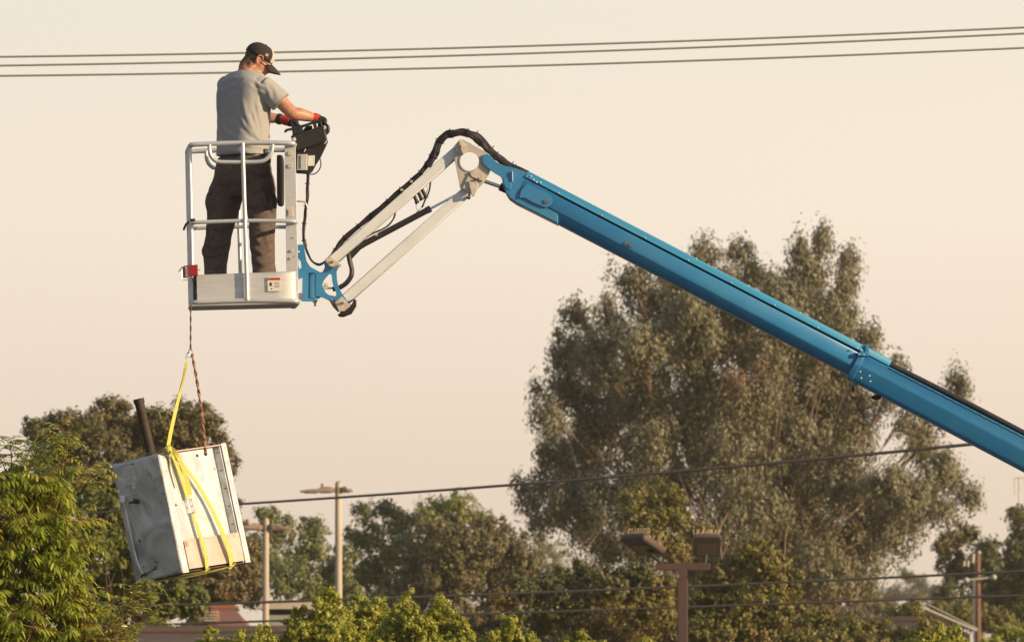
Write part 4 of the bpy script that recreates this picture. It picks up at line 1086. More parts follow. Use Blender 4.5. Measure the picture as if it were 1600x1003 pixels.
# ------------------------------------------------------------------ lamps and poles
def street_lamp(xp, ytop, Y, label, heads, pk=1.0):
    sc = S(Y); top = P(xp, ytop, Y); root = empty('street_lamp', (top.x, Y, 0), label, 'street lamp', 'twin-headed street lamps')
    s = MB(); s.tube([(top.x, Y, 0), (top.x, Y, top.z * .5), (top.x, Y, top.z)], [.10 * pk, .088 * pk, .076 * pk], 16); s.build('pole', M['conc'], root)
    s = MB(); s.sphere((top.x, Y, top.z - .02), (.07 * pk, .07 * pk, .06)); s.tube([(top.x, Y, top.z - .22), (top.x, Y, top.z - .10)], .088 * pk, 14); s.build('pole_cap', M['lamp_tan'], root)
    for (d, dip, ln) in heads:
        z = top.z - .17
        p0 = Vector((top.x + d * .06, Y, z)); ax = Vector((d, 0, dip)).normalized()
        s = MB(); rings = []
        for t_, w_, h in ((0, .06, .045), (.10, .07, .05), (.12, .12, .07), (.42, .14, .075), (.46, .15, .045), (.8, .15, .035), (.97, .13, .022), (1, .10, .012)):
            c = p0 + ax * (t_ * ln) + Vector((0, 0, h * .5 - .02)); rings.append((c, Vector((0, w_, 0)), Vector((0, 0, h))))
        s.loft(rings, 20, 5); h = s.build('lamp_head', M['lamp_tan'], root)
        s = MB(); c = p0 + ax * (.70 * ln) - Vector((0, 0, .042)); s.loft([(c + Vector((0, 0, .02)), ax * .2 * ln, (0, .12, 0)), (c - Vector((0, 0, .015)), ax * .17 * ln, (0, .10, 0))], 16, 3); s.build('lens', M['white'], h)
        if d < 0: s = MB(); s.tube([p0 + ax * .3 + Vector((0, 0, .08)), p0 + ax * .3 + Vector((0, 0, .16))], .035, 10); s.build('photocell', M['lamp_tan'], h)
street_lamp(529, 754, 220, 'taller of the two pale lamp posts, its flat heads against the clear sky', [(-1, -.02, .80), (1, 0, .26)])
street_lamp(415.5, 811, 196, 'shorter pale lamp post with two flat heads, just right of the hanging cabinet', [(-1, .03, .50), (1, -.03, .50)], .78)

# floodlight post with bird spikes
Yp = 150; sp_ = S(Yp); c = P(1066.5, 878, Yp)
fl = empty('floodlight_post', (c.x, Yp, 0), 'brown square post with two floodlights wearing rows of bird spikes', 'floodlight post')
s = MB(); s.box((c.x, Yp, (P(0, 905, Yp).z) / 2), 8.0 * sp_, 8.0 * sp_, P(0, 905, Yp).z / 2, bev=.01); s.build('post', M['bronze'], fl)
s = MB(); s.box(P(1067, 897, Yp), 6.2 * sp_, 6.2 * sp_, 8.5 * sp_, bev=.005); s.build('tenon', M['bronze'], fl)
s = MB(); s.box(P(1067, 885, Yp), 43 * sp_, 6 * sp_, 5.5 * sp_, bev=.006); s.build('crossbar', M['bronze'], fl)
def flood(pp, outline_center, yaw, tilt, w_, d_, h_):
    root = P(*outline_center, Yp)
    R3 = (Matrix.Rotation(yaw, 3, 'Z') @ Matrix.Rotation(tilt, 3, 'X'))
    s = MB(); rg = []
    for (zz, k) in ((-h_ / 2, .96), (-h_ * .1, 1), (h_ * .1, 1), (h_ / 2, .90)):
        rg.append((root + R3 @ Vector((0, 0, zz)), R3 @ Vector((w_ / 2 * k, 0, 0)), R3 @ Vector((0, d_ / 2 * k, 0))))
    s.loft(rg, 24, 9); o = s.build('floodlight', M['bronze_lt'], fl)
    s = MB(); s.loft([(root + R3 @ Vector((0, 0, -h_ / 2 - .004)), R3 @ Vector((w_ * .47, 0, 0)), R3 @ Vector((0, d_ * .47, 0))), (root + R3 @ Vector((0, 0, -h_ / 2 - .02)), R3 @ Vector((w_ * .46, 0, 0)), R3 @ Vector((0, d_ * .46, 0)))], 24, 9); fr_ = s.build('frame', M['bronze_dk'], o)
    s = MB(); s.loft([(root + R3 @ Vector((0, d_ * .12, -h_ / 2 - .018)), R3 @ Vector((w_ * .36, 0, 0)), R3 @ Vector((0, d_ * .28, 0))), (root + R3 @ Vector((0, d_ * .12, -h_ / 2 - .026)), R3 @ Vector((w_ * .36, 0, 0)), R3 @ Vector((0, d_ * .28, 0)))], 16, 8); s.build('lamp_glass', M['lampglass'], o)
    s = MB(); s.tube([P(pp, 881, Yp), root - Vector((0, 0, h_ * .3))], .032, 10); s.build('knuckle', M['bronze_dk'], o)
    s = MB(); rng = random.Random(int(pp)); nspk = 16
    for row in (-.25, .2):
        s = MB()
        for k in range(nspk):
            b0 = root + R3 @ Vector((-w_ * .44 + w_ * .88 * k / (nspk - 1), d_ * row, h_ * .42)); ln = .135
            lean = rng.uniform(-.03, .05)
            s.tube(spline([b0, b0 + Vector((lean * .3, 0, ln * .6)), b0 + Vector((lean + .02 * (k % 2), 0, ln))], 2), .0065, 5)
        s.box(root + R3 @ Vector((0, d_ * row, h_ * .47)), w_ * .46, .012, .006, M=R3)
        s.build('bird_spikes', M['spike'], o)
flood(1034, (1005, 849), radians(-42), radians(-24), .52, .58, .10)
flood(1101, (1104, 851), radians(4), radians(-62), .44, .36, .13)

# wooden utility pole far right
Yw = 330; sw = S(Yw)
up = empty('utility_pole', (P(1528, 900, Yw).x, Yw, 0), 'weathered wooden utility pole with a side arm and insulators at the right edge', 'utility pole')
tp = P(1528, 864, Yw)
s = MB(); s.tube([(tp.x, Yw, 0), (tp.x, Yw, tp.z)], [.15, .085], 14); s.build('pole', M['wood'], up)
s = MB(); A = P(1510, 906, Yw - .2); B = P(1553, 901.5, Yw - .2); s.tube([A, B], .035, 8); s.build('side_arm', M['insul'], up)
s = MB()
for q_ in (A, B): s.sphere(q_, (.095, .10, .095)); s.sphere(q_ - Vector((0, .08, 0)), (.07, .06, .07))
s.build('insulator', M['insul'], up)
s = MB()
for (a, b, h) in ((1506, 880, 8), (1512, 880, 9), (1520, 872, 14)): s.tube([P(a, b + h / 2, Yw - .1), P(a + 1, b - h / 2, Yw - .1)], .045, 8)
s.sphere(P(1529.5, 863, Yw), .07); s.build('fuse_cutout', M['insul'], up)
s = MB(); s.tube([P(1504, 881, Yw - .08), P(1528, 876, Yw - .08)], .03, 6); s.build('bracket', M['wood'], up)
s = MB(); s.tube([(P(1523.5, 0, Yw + 6).x, Yw + 6, 0), P(1523.5, 905, Yw + 6)], .075, 8); 
o = s.build('grey_pole', M['insul'], None); tag(o, 'thin grey pole standing right behind the wooden utility pole', 'pole')
# tv antenna
Ya = 380; s = MB(); a0 = P(1592, 800, Ya); s.tube([(a0.x, Ya, 0), P(1592, 744, Ya)], .03, 6); ant = s.build('tv_antenna', M['insul'], None)
tag(ant, 'faint thin television antenna rising into the sky at the right edge', 'antenna')
s = MB(); s.tube([P(1584, 747, Ya), P(1612, 746, Ya)], .018, 5)
for k in range(4): s.tube([P(1585 + k * 8, 747, Ya), P(1585.5 + k * 8, 773 - k * 5, Ya)], .014, 5)
s.build('antenna_rods', M['insul'], ant)

# ------------------------------------------------------------------ buildings (only their tops reach into the frame)
def gable_house(name, xl, xr, yridge, yeave, Y, depth, wallm, roofm, label, vent=False, hip=0.0):
    """gable end faces the camera when vent else ridge runs along x"""
    A = P(xl, yeave, Y); B = P(xr, yeave, Y); zr = P(0, yridge, Y).z; ze = A.z; root = empty(name, ((A.x + B.x) / 2, Y, 0), label, 'house')
    if vent:
        s = MB(); mxp = (A.x + B.x) / 2
        s.add([(A.x + .4, Y + .3, 0), (B.x - .4, Y + .3, 0), (B.x - .4, Y + .3, ze), (mxp, Y + .3, zr - .1), (A.x + .4, Y + .3, ze), (A.x + .4, Y + depth, 0), (B.x - .4, Y + depth, 0), (B.x - .4, Y + depth, ze), (mxp, Y + depth, zr - .1), (A.x + .4, Y + depth, ze)],
              [(0, 1, 2, 3, 4), (9, 8, 7, 6, 5), (0, 5, 6, 1), (1, 6, 7, 2), (0, 4, 9, 5)])
        s.build('wall', wallm, root, False)
        s = MB(); th = .18
        for sg, E in ((-1, A), (1, B)):
            p = [Vector((mxp, Y, zr)), Vector((E.x, Y, ze - .15))]; q = [v + Vector((0, depth + .3, 0)) for v in p]; dn = Vector((0, 0, -th))
            v8 = p + q + [v + dn for v in p + q]
            s.add(v8, [(0, 1, 3, 2), (4, 6, 7, 5), (0, 4, 5, 1), (2, 3, 7, 6), (0, 2, 6, 4), (1, 5, 7, 3)])
        s.build('roof', roofm, root, False)
        s = MB(); 
        for k in range(6): s.box((mxp, Y + .27, zr - 1.0 - .16 * k), .55, .03, .05)
        s.build('gable_vent', M['cream'], root)
    else:
        s = MB(); s.add([(A.x + .5, Y + .5, 0), (B.x - .5, Y + .5, 0), (B.x - .5, Y + .5, ze), (A.x + .5, Y + .5, ze), (A.x + .5, Y + depth, 0), (B.x - .5, Y + depth, 0), (B.x - .5, Y + depth, ze), (A.x + .5, Y + depth, ze)],
              [(0, 1, 2, 3), (7, 6, 5, 4), (0, 4, 5, 1), (1, 5, 6, 2), (0, 3, 7, 4)])
        s.build('wall', wallm, root, False)
        s = MB(); ym = Y + depth / 2 + .25
        s.add([(A.x, Y, ze), (B.x, Y, ze), (B.x - hip, ym, zr), (A.x + hip, ym, zr), (A.x, Y + depth + .5, ze), (B.x, Y + depth + .5, ze)],
              [(0, 1, 2, 3), (4, 3, 2, 5), (0, 3, 4), (1, 5, 2), (0, 4, 5, 1)])
        rf = s.build('roof', roofm, root, False)
        s = MB(); s.tube([(A.x + hip, ym, zr + .02), (B.x - hip, ym, zr + .02)], .09, 8); s.build('ridge_cap', roofm, rf)
        s = MB(); s.box(((A.x + B.x) / 2, Y - .02, ze - .08), (B.x - A.x) / 2, .03, .1); s.build('fascia', M['cream'], root)
        s = MB(); random.seed(int(xl) + 5)
        for k in range(4): s.box((A.x + (B.x - A.x) * (.15 + .22 * k), Y + .48, ze * .55), .5, .03, .6)
        s.build('window', M['glass'], root)
    return root
gable_house('house', 190, 500, 976, 1075, 150, 11, M['cream'], M['roof_brown'], 'low house with a long brown shingle roof under the hanging cabinet')
rh = gable_house('house', 258, 398, 940, 992, 190, 12, M['brick'], M['roof_red'], 'house with a red-brown roof and a pale louvred vent behind the long brown roof', hip=.55)
mb_ = MB(); mb_.box(P(329, 962, 192.6), 13 * S(192), .5, 9 * S(192), bev=.01); vb = mb_.build('roof_vent', M['brick'], rh)
mb_ = MB()
for k in range(4): mb_.box(P(329, 956 + k * 4.2, 192.06), 11 * S(192), .02, 1.0 * S(192))
mb_.build('gable_vent', M['cream'], vb)
gable_house('house', 1330, 1450, 962, 1040, 195, 10, M['cream'], M['roof_dark'], 'dark shingle roof of a house between the bushes at the lower right')
# flat building
A = P(411, 937, 198); B = P(486, 937, 198); fb = empty('flat_roofed_building', ((A.x + B.x) / 2, 198, 0), 'pale green grey flat roofed building behind the shorter lamp post', 'building')
s = MB(); s.box(((A.x + B.x) / 2, 204, A.z / 2 - .15), (B.x - A.x) / 2, 6, A.z / 2 - .15); s.build('wall', M['stucco'], fb)
s = MB(); s.box(((A.x + B.x) / 2, 204, A.z - .09), (B.x - A.x) / 2 + .06, 6.06, .09); s.build('parapet', M['cream'], fb)
s = MB(); s.box(((A.x + B.x) / 2, 197.97, 2.0), 1.1, .05, .8); s.build('window', M['glass'], fb)
# leaning pale rails of a shed roof
A = P(1437, 947, 300); B = P(1526, 985, 300)
sh = empty('shed', ((A.x + B.x) / 2, 303, 0), 'shed with a sloping pale roof edge left of the wooden utility pole', 'shed')
s = MB(); s.add([(A.x + .2, 300.2, 0), (B.x - .2, 300.2, 0), (B.x - .2, 300.2, B.z - .1), (A.x + .2, 300.2, A.z - .1), (A.x + .2, 306, 0), (B.x - .2, 306, 0), (B.x - .2, 306, B.z - .1), (A.x + .2, 306, A.z - .1)],
  [(0, 1, 2, 3), (7, 6, 5, 4), (0, 4, 5, 1), (1, 5, 6, 2), (0, 3, 7, 4), (3, 2, 6, 7)]); s.build('wall', M['roof_dark'], sh, False)
s = MB(); s.tube([A, B], .042, 8); s.tube([A + Vector((.4, 3, .12)), B + Vector((.2, 3, .1)) ], .02, 8); s.build('roof_edge', M['insul'], sh)

# ------------------------------------------------------------------ trees
LM = {}
LM['gum'] = leafmat('gum_leaves', (.105, .112, .066), (.32, .30, .19), (.27, .18, .105), .55, .25, .5, .66)
LM['oak'] = leafmat('oak_leaves', (.10, .10, .042), (.215, .185, .08), (.20, .15, .075), .7, .22, .5, .64)
LM['green'] = leafmat('green_leaves', (.085, .115, .028), (.20, .21, .05), (.25, .17, .05), .5, .3, .5, .64)
LM['dull'] = leafmat('dull_green_leaves', (.125, .15, .065), (.245, .26, .105), (.24, .21, .10), .4, .25, .5, .62)
LM['light'] = leafmat('light_green_leaves', (.20, .22, .075), (.34, .34, .12), None, .4, .3)
LM['brown'] = leafmat('brown_green_leaves', (.105, .102, .05), (.235, .205, .105), (.23, .165, .095), .5, .22, .5, .63)
LM['dark'] = leafmat('dark_green_leaves', (.055, .068, .028), (.13, .135, .05), (.24, .19, .06), .5, .2, .5, .6)
LM['ochre'] = leafmat('ochre_green_leaves', (.115, .12, .036), (.27, .235, .065), (.25, .19, .08), .5, .25, .5, .6)
LM['camphor'] = leafmat('yellow_green_leaves', (.25, .28, .035), (.45, .45, .085), (.19, .22, .035), 1.2, .35, .42, .64)
LM['pistache'] = leafmat('pinnate_leaves', (.16, .24, .026), (.45, .49, .08), (.55, .45, .10), 1.6, .40, .34, .60)
LM['haze'] = leafmat('far_leaves', (0.073, 0.081, 0.048), (0.122, 0.125, 0.072), (0.268, 0.150, 0.060), .15, .2, .5, .66)
LM['pale'] = leafmat('pale_leaves', (0.195, 0.200, 0.108), (0.317, 0.300, 0.180), None, .4, .3)

def leaf_arrays(C_, A_, B_, fold=0.0):
    """diamond leaves: centres, half-length and half-width vectors"""
    n = len(C_)
    v = np.empty((n, 4, 3), dtype=np.float32)
    v[:, 0] = C_ - A_; v[:, 1] = C_ + B_ - A_ * .15; v[:, 2] = C_ + A_; v[:, 3] = C_ - B_ - A_ * .15
    return v.reshape(-1, 3)
def quads_mesh(name, v, per=4):
    me = bpy.data.meshes.new(name); n = len(v) // per
    me.vertices.add(len(v)); me.vertices.foreach_set('co', np.ascontiguousarray(v, dtype=np.float32).ravel())
    me.loops.add(n * per); me.loops.foreach_set('vertex_index', np.arange(n * per, dtype=np.int32))
    me.polygons.add(n); me.polygons.foreach_set('loop_start', np.arange(0, n * per, per, dtype=np.int32))
    try: me.polygons.foreach_set('loop_total', np.full(n, per, dtype=np.int32))
    except Exception: pass
    me.update(calc_edges=True); me.validate()
    return me
def unit(a): return a / (np.linalg.norm(a, axis=-1, keepdims=True) + 1e-9)
def tree(name, Y, blobs, leaf, bark, label, group=None, lpx=(7, 2.6), dens=1.0, droop=.3, sub=14, per=26, subr=9, subk=1.0, seed=1,
         trunk=None, thick=.0, depth=1.0, limbs=True, cat='tree', bush=False, tr_r=None, dmax=1.0, fill=.55, bare=0):
    """blobs: (x, y, rx, ry) of foliage masses in photo pixels; subr, lpx in photo pixels too"""
    rng = np.random.default_rng(seed); sc = S(Y)
    bx = np.array([b[:4] for b in blobs], float)
    cx = (bx[:, 0] - bx[:, 2]).min() / 2 + (bx[:, 0] + bx[:, 2]).max() / 2; cy = (bx[:, 1] - bx[:, 3]).min() / 2 + (bx[:, 1] + bx[:, 3]).max() / 2
    RX = (bx[:, 0] + bx[:, 2]).max() - cx; RY = (bx[:, 1] + bx[:, 3]).max() - cy
    tx = trunk if trunk is not None else cx
    base = P(tx, 1300, Y); root = empty(name, (base.x, Y, 0), label, cat, group)
    cs, As, Bs = [], [], []; centres = []; twigs = []
    for (x, y, rx, ry) in bx:
        e = max(0.05, 1 - ((x - cx) / RX) ** 2 * .9 - ((y - cy) / RY) ** 2 * .9)
        dy = rng.uniform(-1, 1) * sqrt(e) * RX * .75 * depth * sc
        c = np.array(P(x, y, Y + dy)); centres.append(c)
        k = sc * (Y + dy) / Y
        R = np.array([rx * k, (rx + ry) / 2 * k, ry * k])
        ns = max(8, int(rx * ry / (subr * subr) * 3.9 * dens))
        d = unit(rng.normal(size=(ns, 3)))
        rr = rng.uniform(0, 1, (ns, 1)) ** .5 * .95
        sp = c + d * rr * R
        twigs.append((c, sp))
        n = per
        q = rng.normal(size=(ns, n, 3)) * .50
        ql = np.linalg.norm(q, axis=2, keepdims=True); q *= np.minimum(1, 1.25 / (ql + 1e-6))
        ssz = rng.uniform(.6, 1.35, (ns, 1, 1)) * subr * k
        scale3 = np.array([1, 1, subk])
        pos = sp[:, None, :] + q * ssz * scale3
        pos[..., 2] -= (q[..., 0] ** 2 + q[..., 1] ** 2) * ssz[..., 0] * droop
        pos = pos.reshape(-1, 3)
        outw = unit(unit(q).reshape(-1, 3) * 1.15 + np.repeat(d, n, 0) * .6 + rng.normal(size=(ns * n, 3)) * .42)
        dirn = unit(rng.normal(size=(ns * n, 3)) * .7 + np.array([0, 0, -2.2 * droop]))
        A_ = unit(dirn - outw * (dirn * outw).sum(1, keepdims=True))
        B_ = np.cross(outw, A_)
        L = rng.uniform(.65, 1.3, (ns * n, 1)) * k
        cs.append(pos); As.append(A_ * L * lpx[0] / 2 * 1.15); Bs.append(B_ * L * lpx[1] / 2 * 1.25)
    v = leaf_arrays(np.concatenate(cs), np.concatenate(As), np.concatenate(Bs))
    crown = link_mesh('crown', quads_mesh('crown', v), LM[leaf], root, False)
    # trunk and limbs to every mass of foliage
    H_ = (P(cx, cy, Y).z)
    tr = tr_r or max(.12, RX * sc * .05)
    s = MB(); zt = H_ - RY * sc * .75
    zt = max(zt, H_ * .35) if limbs else P(0, 1030, Y).z
    lean = rng.normal(size=2) * .3
    s.tube(spline([(base.x, Y, -.1), (base.x + lean[0] * .5, Y + lean[1] * .5, zt * .5), (base.x + lean[0], Y + lean[1], zt)], 5), [tr * (1.25 - .65 * i / 10) for i in range(11)], 12)
    tk = s.build('trunk', M[bark], root)
    if limbs:
        s = MB(); top = Vector((base.x + lean[0], Y + lean[1], zt)); rg = random.Random(seed)
        for c, sp in twigs:
            cV = Vector(c); mid = top.lerp(cV, .5) + Vector((rg.uniform(-.3, .3), rg.uniform(-.3, .3), -.10 * (cV - top).length))
            st = top - Vector((0, 0, rg.uniform(0, .25) * zt))
            s.tube(spline([st, mid, cV], 4), [tr * .10 * (1 - .8 * i / 8) for i in range(9)], 6)
            for j in range(min(len(sp), 7)):
                e = Vector(sp[j]); m2 = cV.lerp(e, .5) + Vector((rg.uniform(-.2, .2), rg.uniform(-.2, .2), .1))
                s.tube([cV.lerp(st, .15), m2, e], [tr * .045, tr * .03, tr * .015], 4)
        s.build('limbs', M[bark], root)
    return root

EU = [(1418, 655, 20, 34), (1442, 682, 24, 26), (1395, 610, 24, 24), (1095, 397, 36, 24), (1160, 398, 26, 26), (1185, 440, 48, 38), (1250, 388, 28, 22), (1287, 373, 16, 14), (1265, 430, 42, 40), (1326, 400, 12, 18), (1318, 440, 20, 34), (1300, 482, 42, 34), (1352, 522, 34, 28), (1398, 575, 36, 24),
      (985, 428, 42, 26), (1020, 470, 55, 38), (900, 482, 24, 22), (950, 492, 36, 32), (905, 540, 50, 46), (990, 540, 55, 50), (880, 598, 50, 46), (858, 642, 36, 32), (960, 620, 66, 56), (858, 705, 34, 36), (920, 700, 66, 52), (832, 762, 34, 30), (880, 780, 56, 46), (858, 812, 34, 20), (960, 780, 66, 56),
      (1080, 480, 55, 46), (1080, 570, 64, 56), (1160, 520, 56, 56), (1230, 510, 56, 52), (1160, 620, 66, 66), (1250, 600, 66, 56), (1060, 660, 66, 56), (1150, 710, 76, 66), (1240, 690, 66, 66), (1060, 750, 66, 56), (1318, 600, 50, 46), (1318, 690, 50, 56), (1160, 800, 76, 56), (1260, 790, 76, 66), (1350, 780, 60, 56), (1345, 860, 44, 44), (1280, 880, 66, 56), (1395, 832, 36, 42), (1200, 880, 60, 50), (1110, 860, 60, 50),
      (1500, 598, 24, 22), (1470, 636, 24, 26), (1440, 700, 30, 24), (1474, 738, 40, 40), (1512, 778, 24, 30), (1420, 768, 44, 42), (1476, 798, 34, 26), (985, 850, 55, 45), (920, 835, 40, 35),
      (1130, 450, 40, 40), (1225, 560, 50, 45), (1010, 700, 50, 50), (1230, 850, 60, 50), (1150, 865, 50, 44), (1310, 835, 60, 50), (1330, 905, 50, 40), (1250, 925, 60, 36), (1190, 760, 60, 50), (1200, 640, 60, 60), (1100, 640, 60, 60), (1300, 740, 60, 60), (1000, 590, 50, 45), (1100, 520, 55, 45), (1050, 525, 50, 45), (1145, 480, 45, 40), (1220, 470, 45, 40), (1280, 540, 50, 45), (1330, 650, 45, 45), (1200, 570, 55, 50), (940, 560, 45, 45), (930, 650, 50, 45), (1010, 640, 55, 50), (1110, 700, 55, 50), (1200, 740, 60, 50), (1290, 640, 50, 45), (900, 745, 45, 40), (1000, 755, 50, 45), (1420, 800, 40, 36), (1390, 760, 40, 40), (1310, 505, 40, 36), (1060, 430, 38, 32)]
tree('eucalyptus_tree', 300, EU, 'gum', 'bark_pale', 'tallest tree, a grey-green gum with drooping foliage behind the blue boom', lpx=(6.8, 2.5), droop=.62, per=105, subr=17.5, subk=1.45, seed=3, trunk=1180, dens=.95, tr_r=.40)
tree('oak_tree', 210, [(60, 672, 32, 26), (105, 672, 45, 34), (175, 650, 45, 32), (150, 690, 60, 36), (215, 685, 50, 36), (290, 650, 50, 28), (310, 680, 50, 40), (255, 690, 40, 36), (345, 725, 30, 40), (320, 740, 50, 40), (355, 790, 22, 28), (90, 720, 60, 40), (140, 668, 42, 28), (250, 668, 44, 30), (240, 650, 26, 20), (200, 740, 70, 40), (355, 850, 45, 50), (330, 900, 60, 45), (385, 880, 30, 50), (340, 925, 50, 40), (300, 880, 50, 50)],
     'oak', 'bark', 'brownish round-topped oak behind the hanging cabinet and its flue pipe', lpx=(4.6, 3.0), droop=.15, per=44, subr=9, seed=5, trunk=230)
tree('maple_tree', 178, [(170, 745, 40, 34), (160, 800, 45, 45), (140, 850, 50, 50), (200, 850, 50, 60), (180, 920, 60, 50), (250, 930, 60, 40), (150, 980, 60, 40), (290, 940, 40, 30), (235, 985, 40, 30), (110, 760, 40, 40), (60, 760, 50, 40)],
     'green', 'bark', 'fresh green leafy tree directly behind the lower left of the hanging cabinet', lpx=(6.5, 5.2), droop=.4, per=34, subr=10, seed=7, trunk=170)
tree('broadleaf_tree', 285, [(415, 805, 22, 18), (440, 830, 40, 28), (490, 825, 24, 24), (480, 860, 40, 34), (410, 870, 50, 40), (450, 905, 60, 40), (510, 905, 36, 36), (390, 925, 30, 28), (535, 880, 26, 36), (500, 945, 40, 40), (540, 940, 40, 40)],
     'dull', 'bark', 'dull green tree between the two pale lamp posts', lpx=(4.6, 3.2), droop=.3, per=34, subr=9, seed=11, trunk=455)
tree('broadleaf_tree', 310, [(565, 800, 16, 16), (600, 795, 26, 20), (630, 815, 34, 26), (570, 840, 34, 34), (620, 855, 46, 38), (575, 895, 46, 40), (630, 910, 46, 40), (545, 930, 30, 30), (600, 950, 60, 40), (650, 870, 30, 30)],
     'dull', 'bark', 'dull green tree right of the taller lamp post', lpx=(4.4, 3), droop=.3, per=34, subr=9, seed=13, trunk=600)
tree('broadleaf_tree', 340, [(690, 795, 42, 24), (720, 785, 30, 20), (665, 810, 24, 18), (750, 805, 22, 18), (700, 825, 60, 30), (690, 870, 50, 36)],
     'light', 'bark', 'light green tree showing above the brown-green one left of the tall gum', lpx=(4.2, 3), droop=.3, per=34, subr=9, seed=17, trunk=705, dens=1.1)
tree('ash_tree', 250, [(690, 830, 40, 26), (760, 830, 46, 30), (730, 860, 70, 40), (660, 880, 40, 40), (800, 860, 40, 36), (700, 905, 60, 44), (770, 910, 60, 50), (820, 890, 36, 40), (840, 920, 24, 30), (700, 955, 60, 40), (640, 930, 36, 36), (780, 965, 50, 40), (615, 960, 36, 40)],
     'brown', 'bark', 'wide brown-green tree between the lamp posts and the tall gum', lpx=(4.6, 3), droop=.2, per=40, subr=9, seed=19, trunk=740)
tree('broadleaf_tree', 420, [(930, 930, 60, 46), (1000, 925, 60, 46), (1060, 930, 60, 46), (960, 980, 70, 46), (1050, 985, 70, 46), (880, 960, 50, 46), (1090, 900, 50, 40)], 'dull', 'bark', 'farther dull tree filling the gaps behind the floodlight post', lpx=(3.8, 2.8), per=40, subr=9, seed=111, trunk=1000, limbs=False)
tree('broadleaf_tree', 430, [(1150, 900, 60, 46), (1220, 910, 60, 46), (1300, 915, 60, 40), (1150, 970, 60, 46), (1230, 975, 70, 40), (1320, 965, 60, 40), (1370, 945, 36, 30)], 'brown', 'bark', 'farther brownish tree filling the gaps under the drooping gum', lpx=(3.8, 2.8), per=40, subr=9, seed=112, trunk=1240, limbs=False)
tree('willow_tree', 620, [(865, 870, 30, 30), (870, 905, 40, 30), (845, 850, 16, 20)], 'pale', 'bark', 'pale far tree in the gap left of the dark trees under the gum', lpx=(3.4, 2), per=34, subr=8, seed=23, dens=.9)
tree('evergreen_tree', 200, [(800, 930, 50, 40), (860, 925, 56, 42), (915, 905, 50, 36), (960, 930, 56, 46), (850, 975, 70, 40), (930, 985, 70, 40), (1010, 960, 60, 46), (1000, 905, 40, 34), (890, 945, 60, 40), (1045, 925, 40, 36), (1060, 950, 40, 36), (1060, 990, 60, 40), (780, 985, 50, 30), (730, 990, 40, 30)],
     'dark', 'bark', 'dark evergreen left of the floodlight post with brown tips', lpx=(4.8, 3.2), droop=.2, per=38, subr=9, seed=29, trunk=930)
tree('ochre_tree', 225, [(985, 775, 26, 20), (1035, 775, 40, 24), (1000, 805, 44, 26), (1050, 810, 36, 30), (1020, 845, 40, 30), (1060, 860, 34, 34), (1090, 830, 26, 24)],
     'ochre', 'bark', 'yellow-brown tree top behind the left floodlight', lpx=(4.8, 3.2), droop=.25, per=34, subr=9, seed=31, trunk=1035)
tree('ochre_tree', 185, [(1130, 900, 44, 36), (1185, 870, 44, 34), (1215, 905, 40, 40), (1110, 945, 50, 40), (1180, 950, 60, 46), (1230, 965, 50, 40), (1130, 990, 60, 36), (1200, 1000, 60, 30), (1090, 985, 36, 34)],
     'ochre', 'bark_pale', 'yellow-brown leafy tree right of the floodlight post', lpx=(5.2, 3.6), droop=.25, per=36, subr=9, seed=37, trunk=1170)
tree('bush', 175, [(1280, 975, 40, 30), (1330, 985, 46, 30), (1255, 1000, 46, 24), (1360, 1005, 40, 20), (1300, 1005, 40, 24), (1372, 984, 30, 20), (1420, 996, 30, 20), (1446, 984, 20, 16)], 'ochre', 'bark', 'olive bush at the bottom edge left of the dark shingle roof', lpx=(5, 3.4), droop=.2, per=36, subr=9, seed=41, cat='bush')
tree('broadleaf_tree', 365, [(1480, 850, 22, 22), (1510, 838, 30, 22), (1545, 860, 26, 24), (1490, 885, 34, 30), (1530, 895, 40, 36), (1570, 920, 40, 40), (1480, 925, 26, 30), (1500, 955, 40, 30), (1540, 950, 40, 40), (1555, 895, 30, 30)],
     'dark', 'bark', 'dark round tree behind the wooden utility pole', lpx=(4.4, 3.2), droop=.2, per=40, subr=9, seed=43, trunk=1520)
tree('broadleaf_tree', 355, [(1588, 800, 16, 20), (1600, 830, 26, 30), (1590, 870, 30, 36), (1620, 880, 40, 50), (1600, 930, 50, 40), (1640, 820, 40, 40), (1560, 930, 40, 40), (1590, 965, 50, 30)],
     'dark', 'bark', 'dark tree cut by the right edge below the antenna', lpx=(4.4, 3.2), droop=.2, per=40, subr=9, seed=47, trunk=1615)
tree('far_tree', 1100, [(1420, 900, 20, 13), (1440, 912, 18, 14), (1400, 925, 30, 14), (1435, 930, 30, 16), (1460, 930, 20, 18), (1385, 940, 22, 14)], 'haze', 'bark', 'far hazy trees in the gap right of the tall gum', lpx=(3.2, 2.2), per=34, subr=7, seed=53, dens=1.1)
tree('bush', 240, [(1405, 965, 34, 20), (1425, 950, 24, 16), (1385, 985, 28, 18), (1440, 975, 26, 20), (1465, 985, 24, 18)], 'ochre', 'bark', 'olive bush in the gap right of the tall gum', lpx=(4.6, 3), per=34, subr=8, seed=59, cat='bush')
tree('bush', 345, [(1500, 960, 36, 22), (1545, 965, 40, 26), (1560, 975, 30, 22), (1470, 950, 26, 14)], 'ochre', 'bark', 'low dull bush behind the foot of the wooden pole', lpx=(4.2, 3), per=34, subr=8, seed=61, cat='bush')
tree('bush', 230, [(1575, 992, 30, 16), (1610, 990, 30, 20), (1550, 1004, 24, 14)], 'camphor', 'bark', 'small bright bush in the bottom right corner', lpx=(4.2, 3), per=30, subr=7, seed=62, cat='bush')
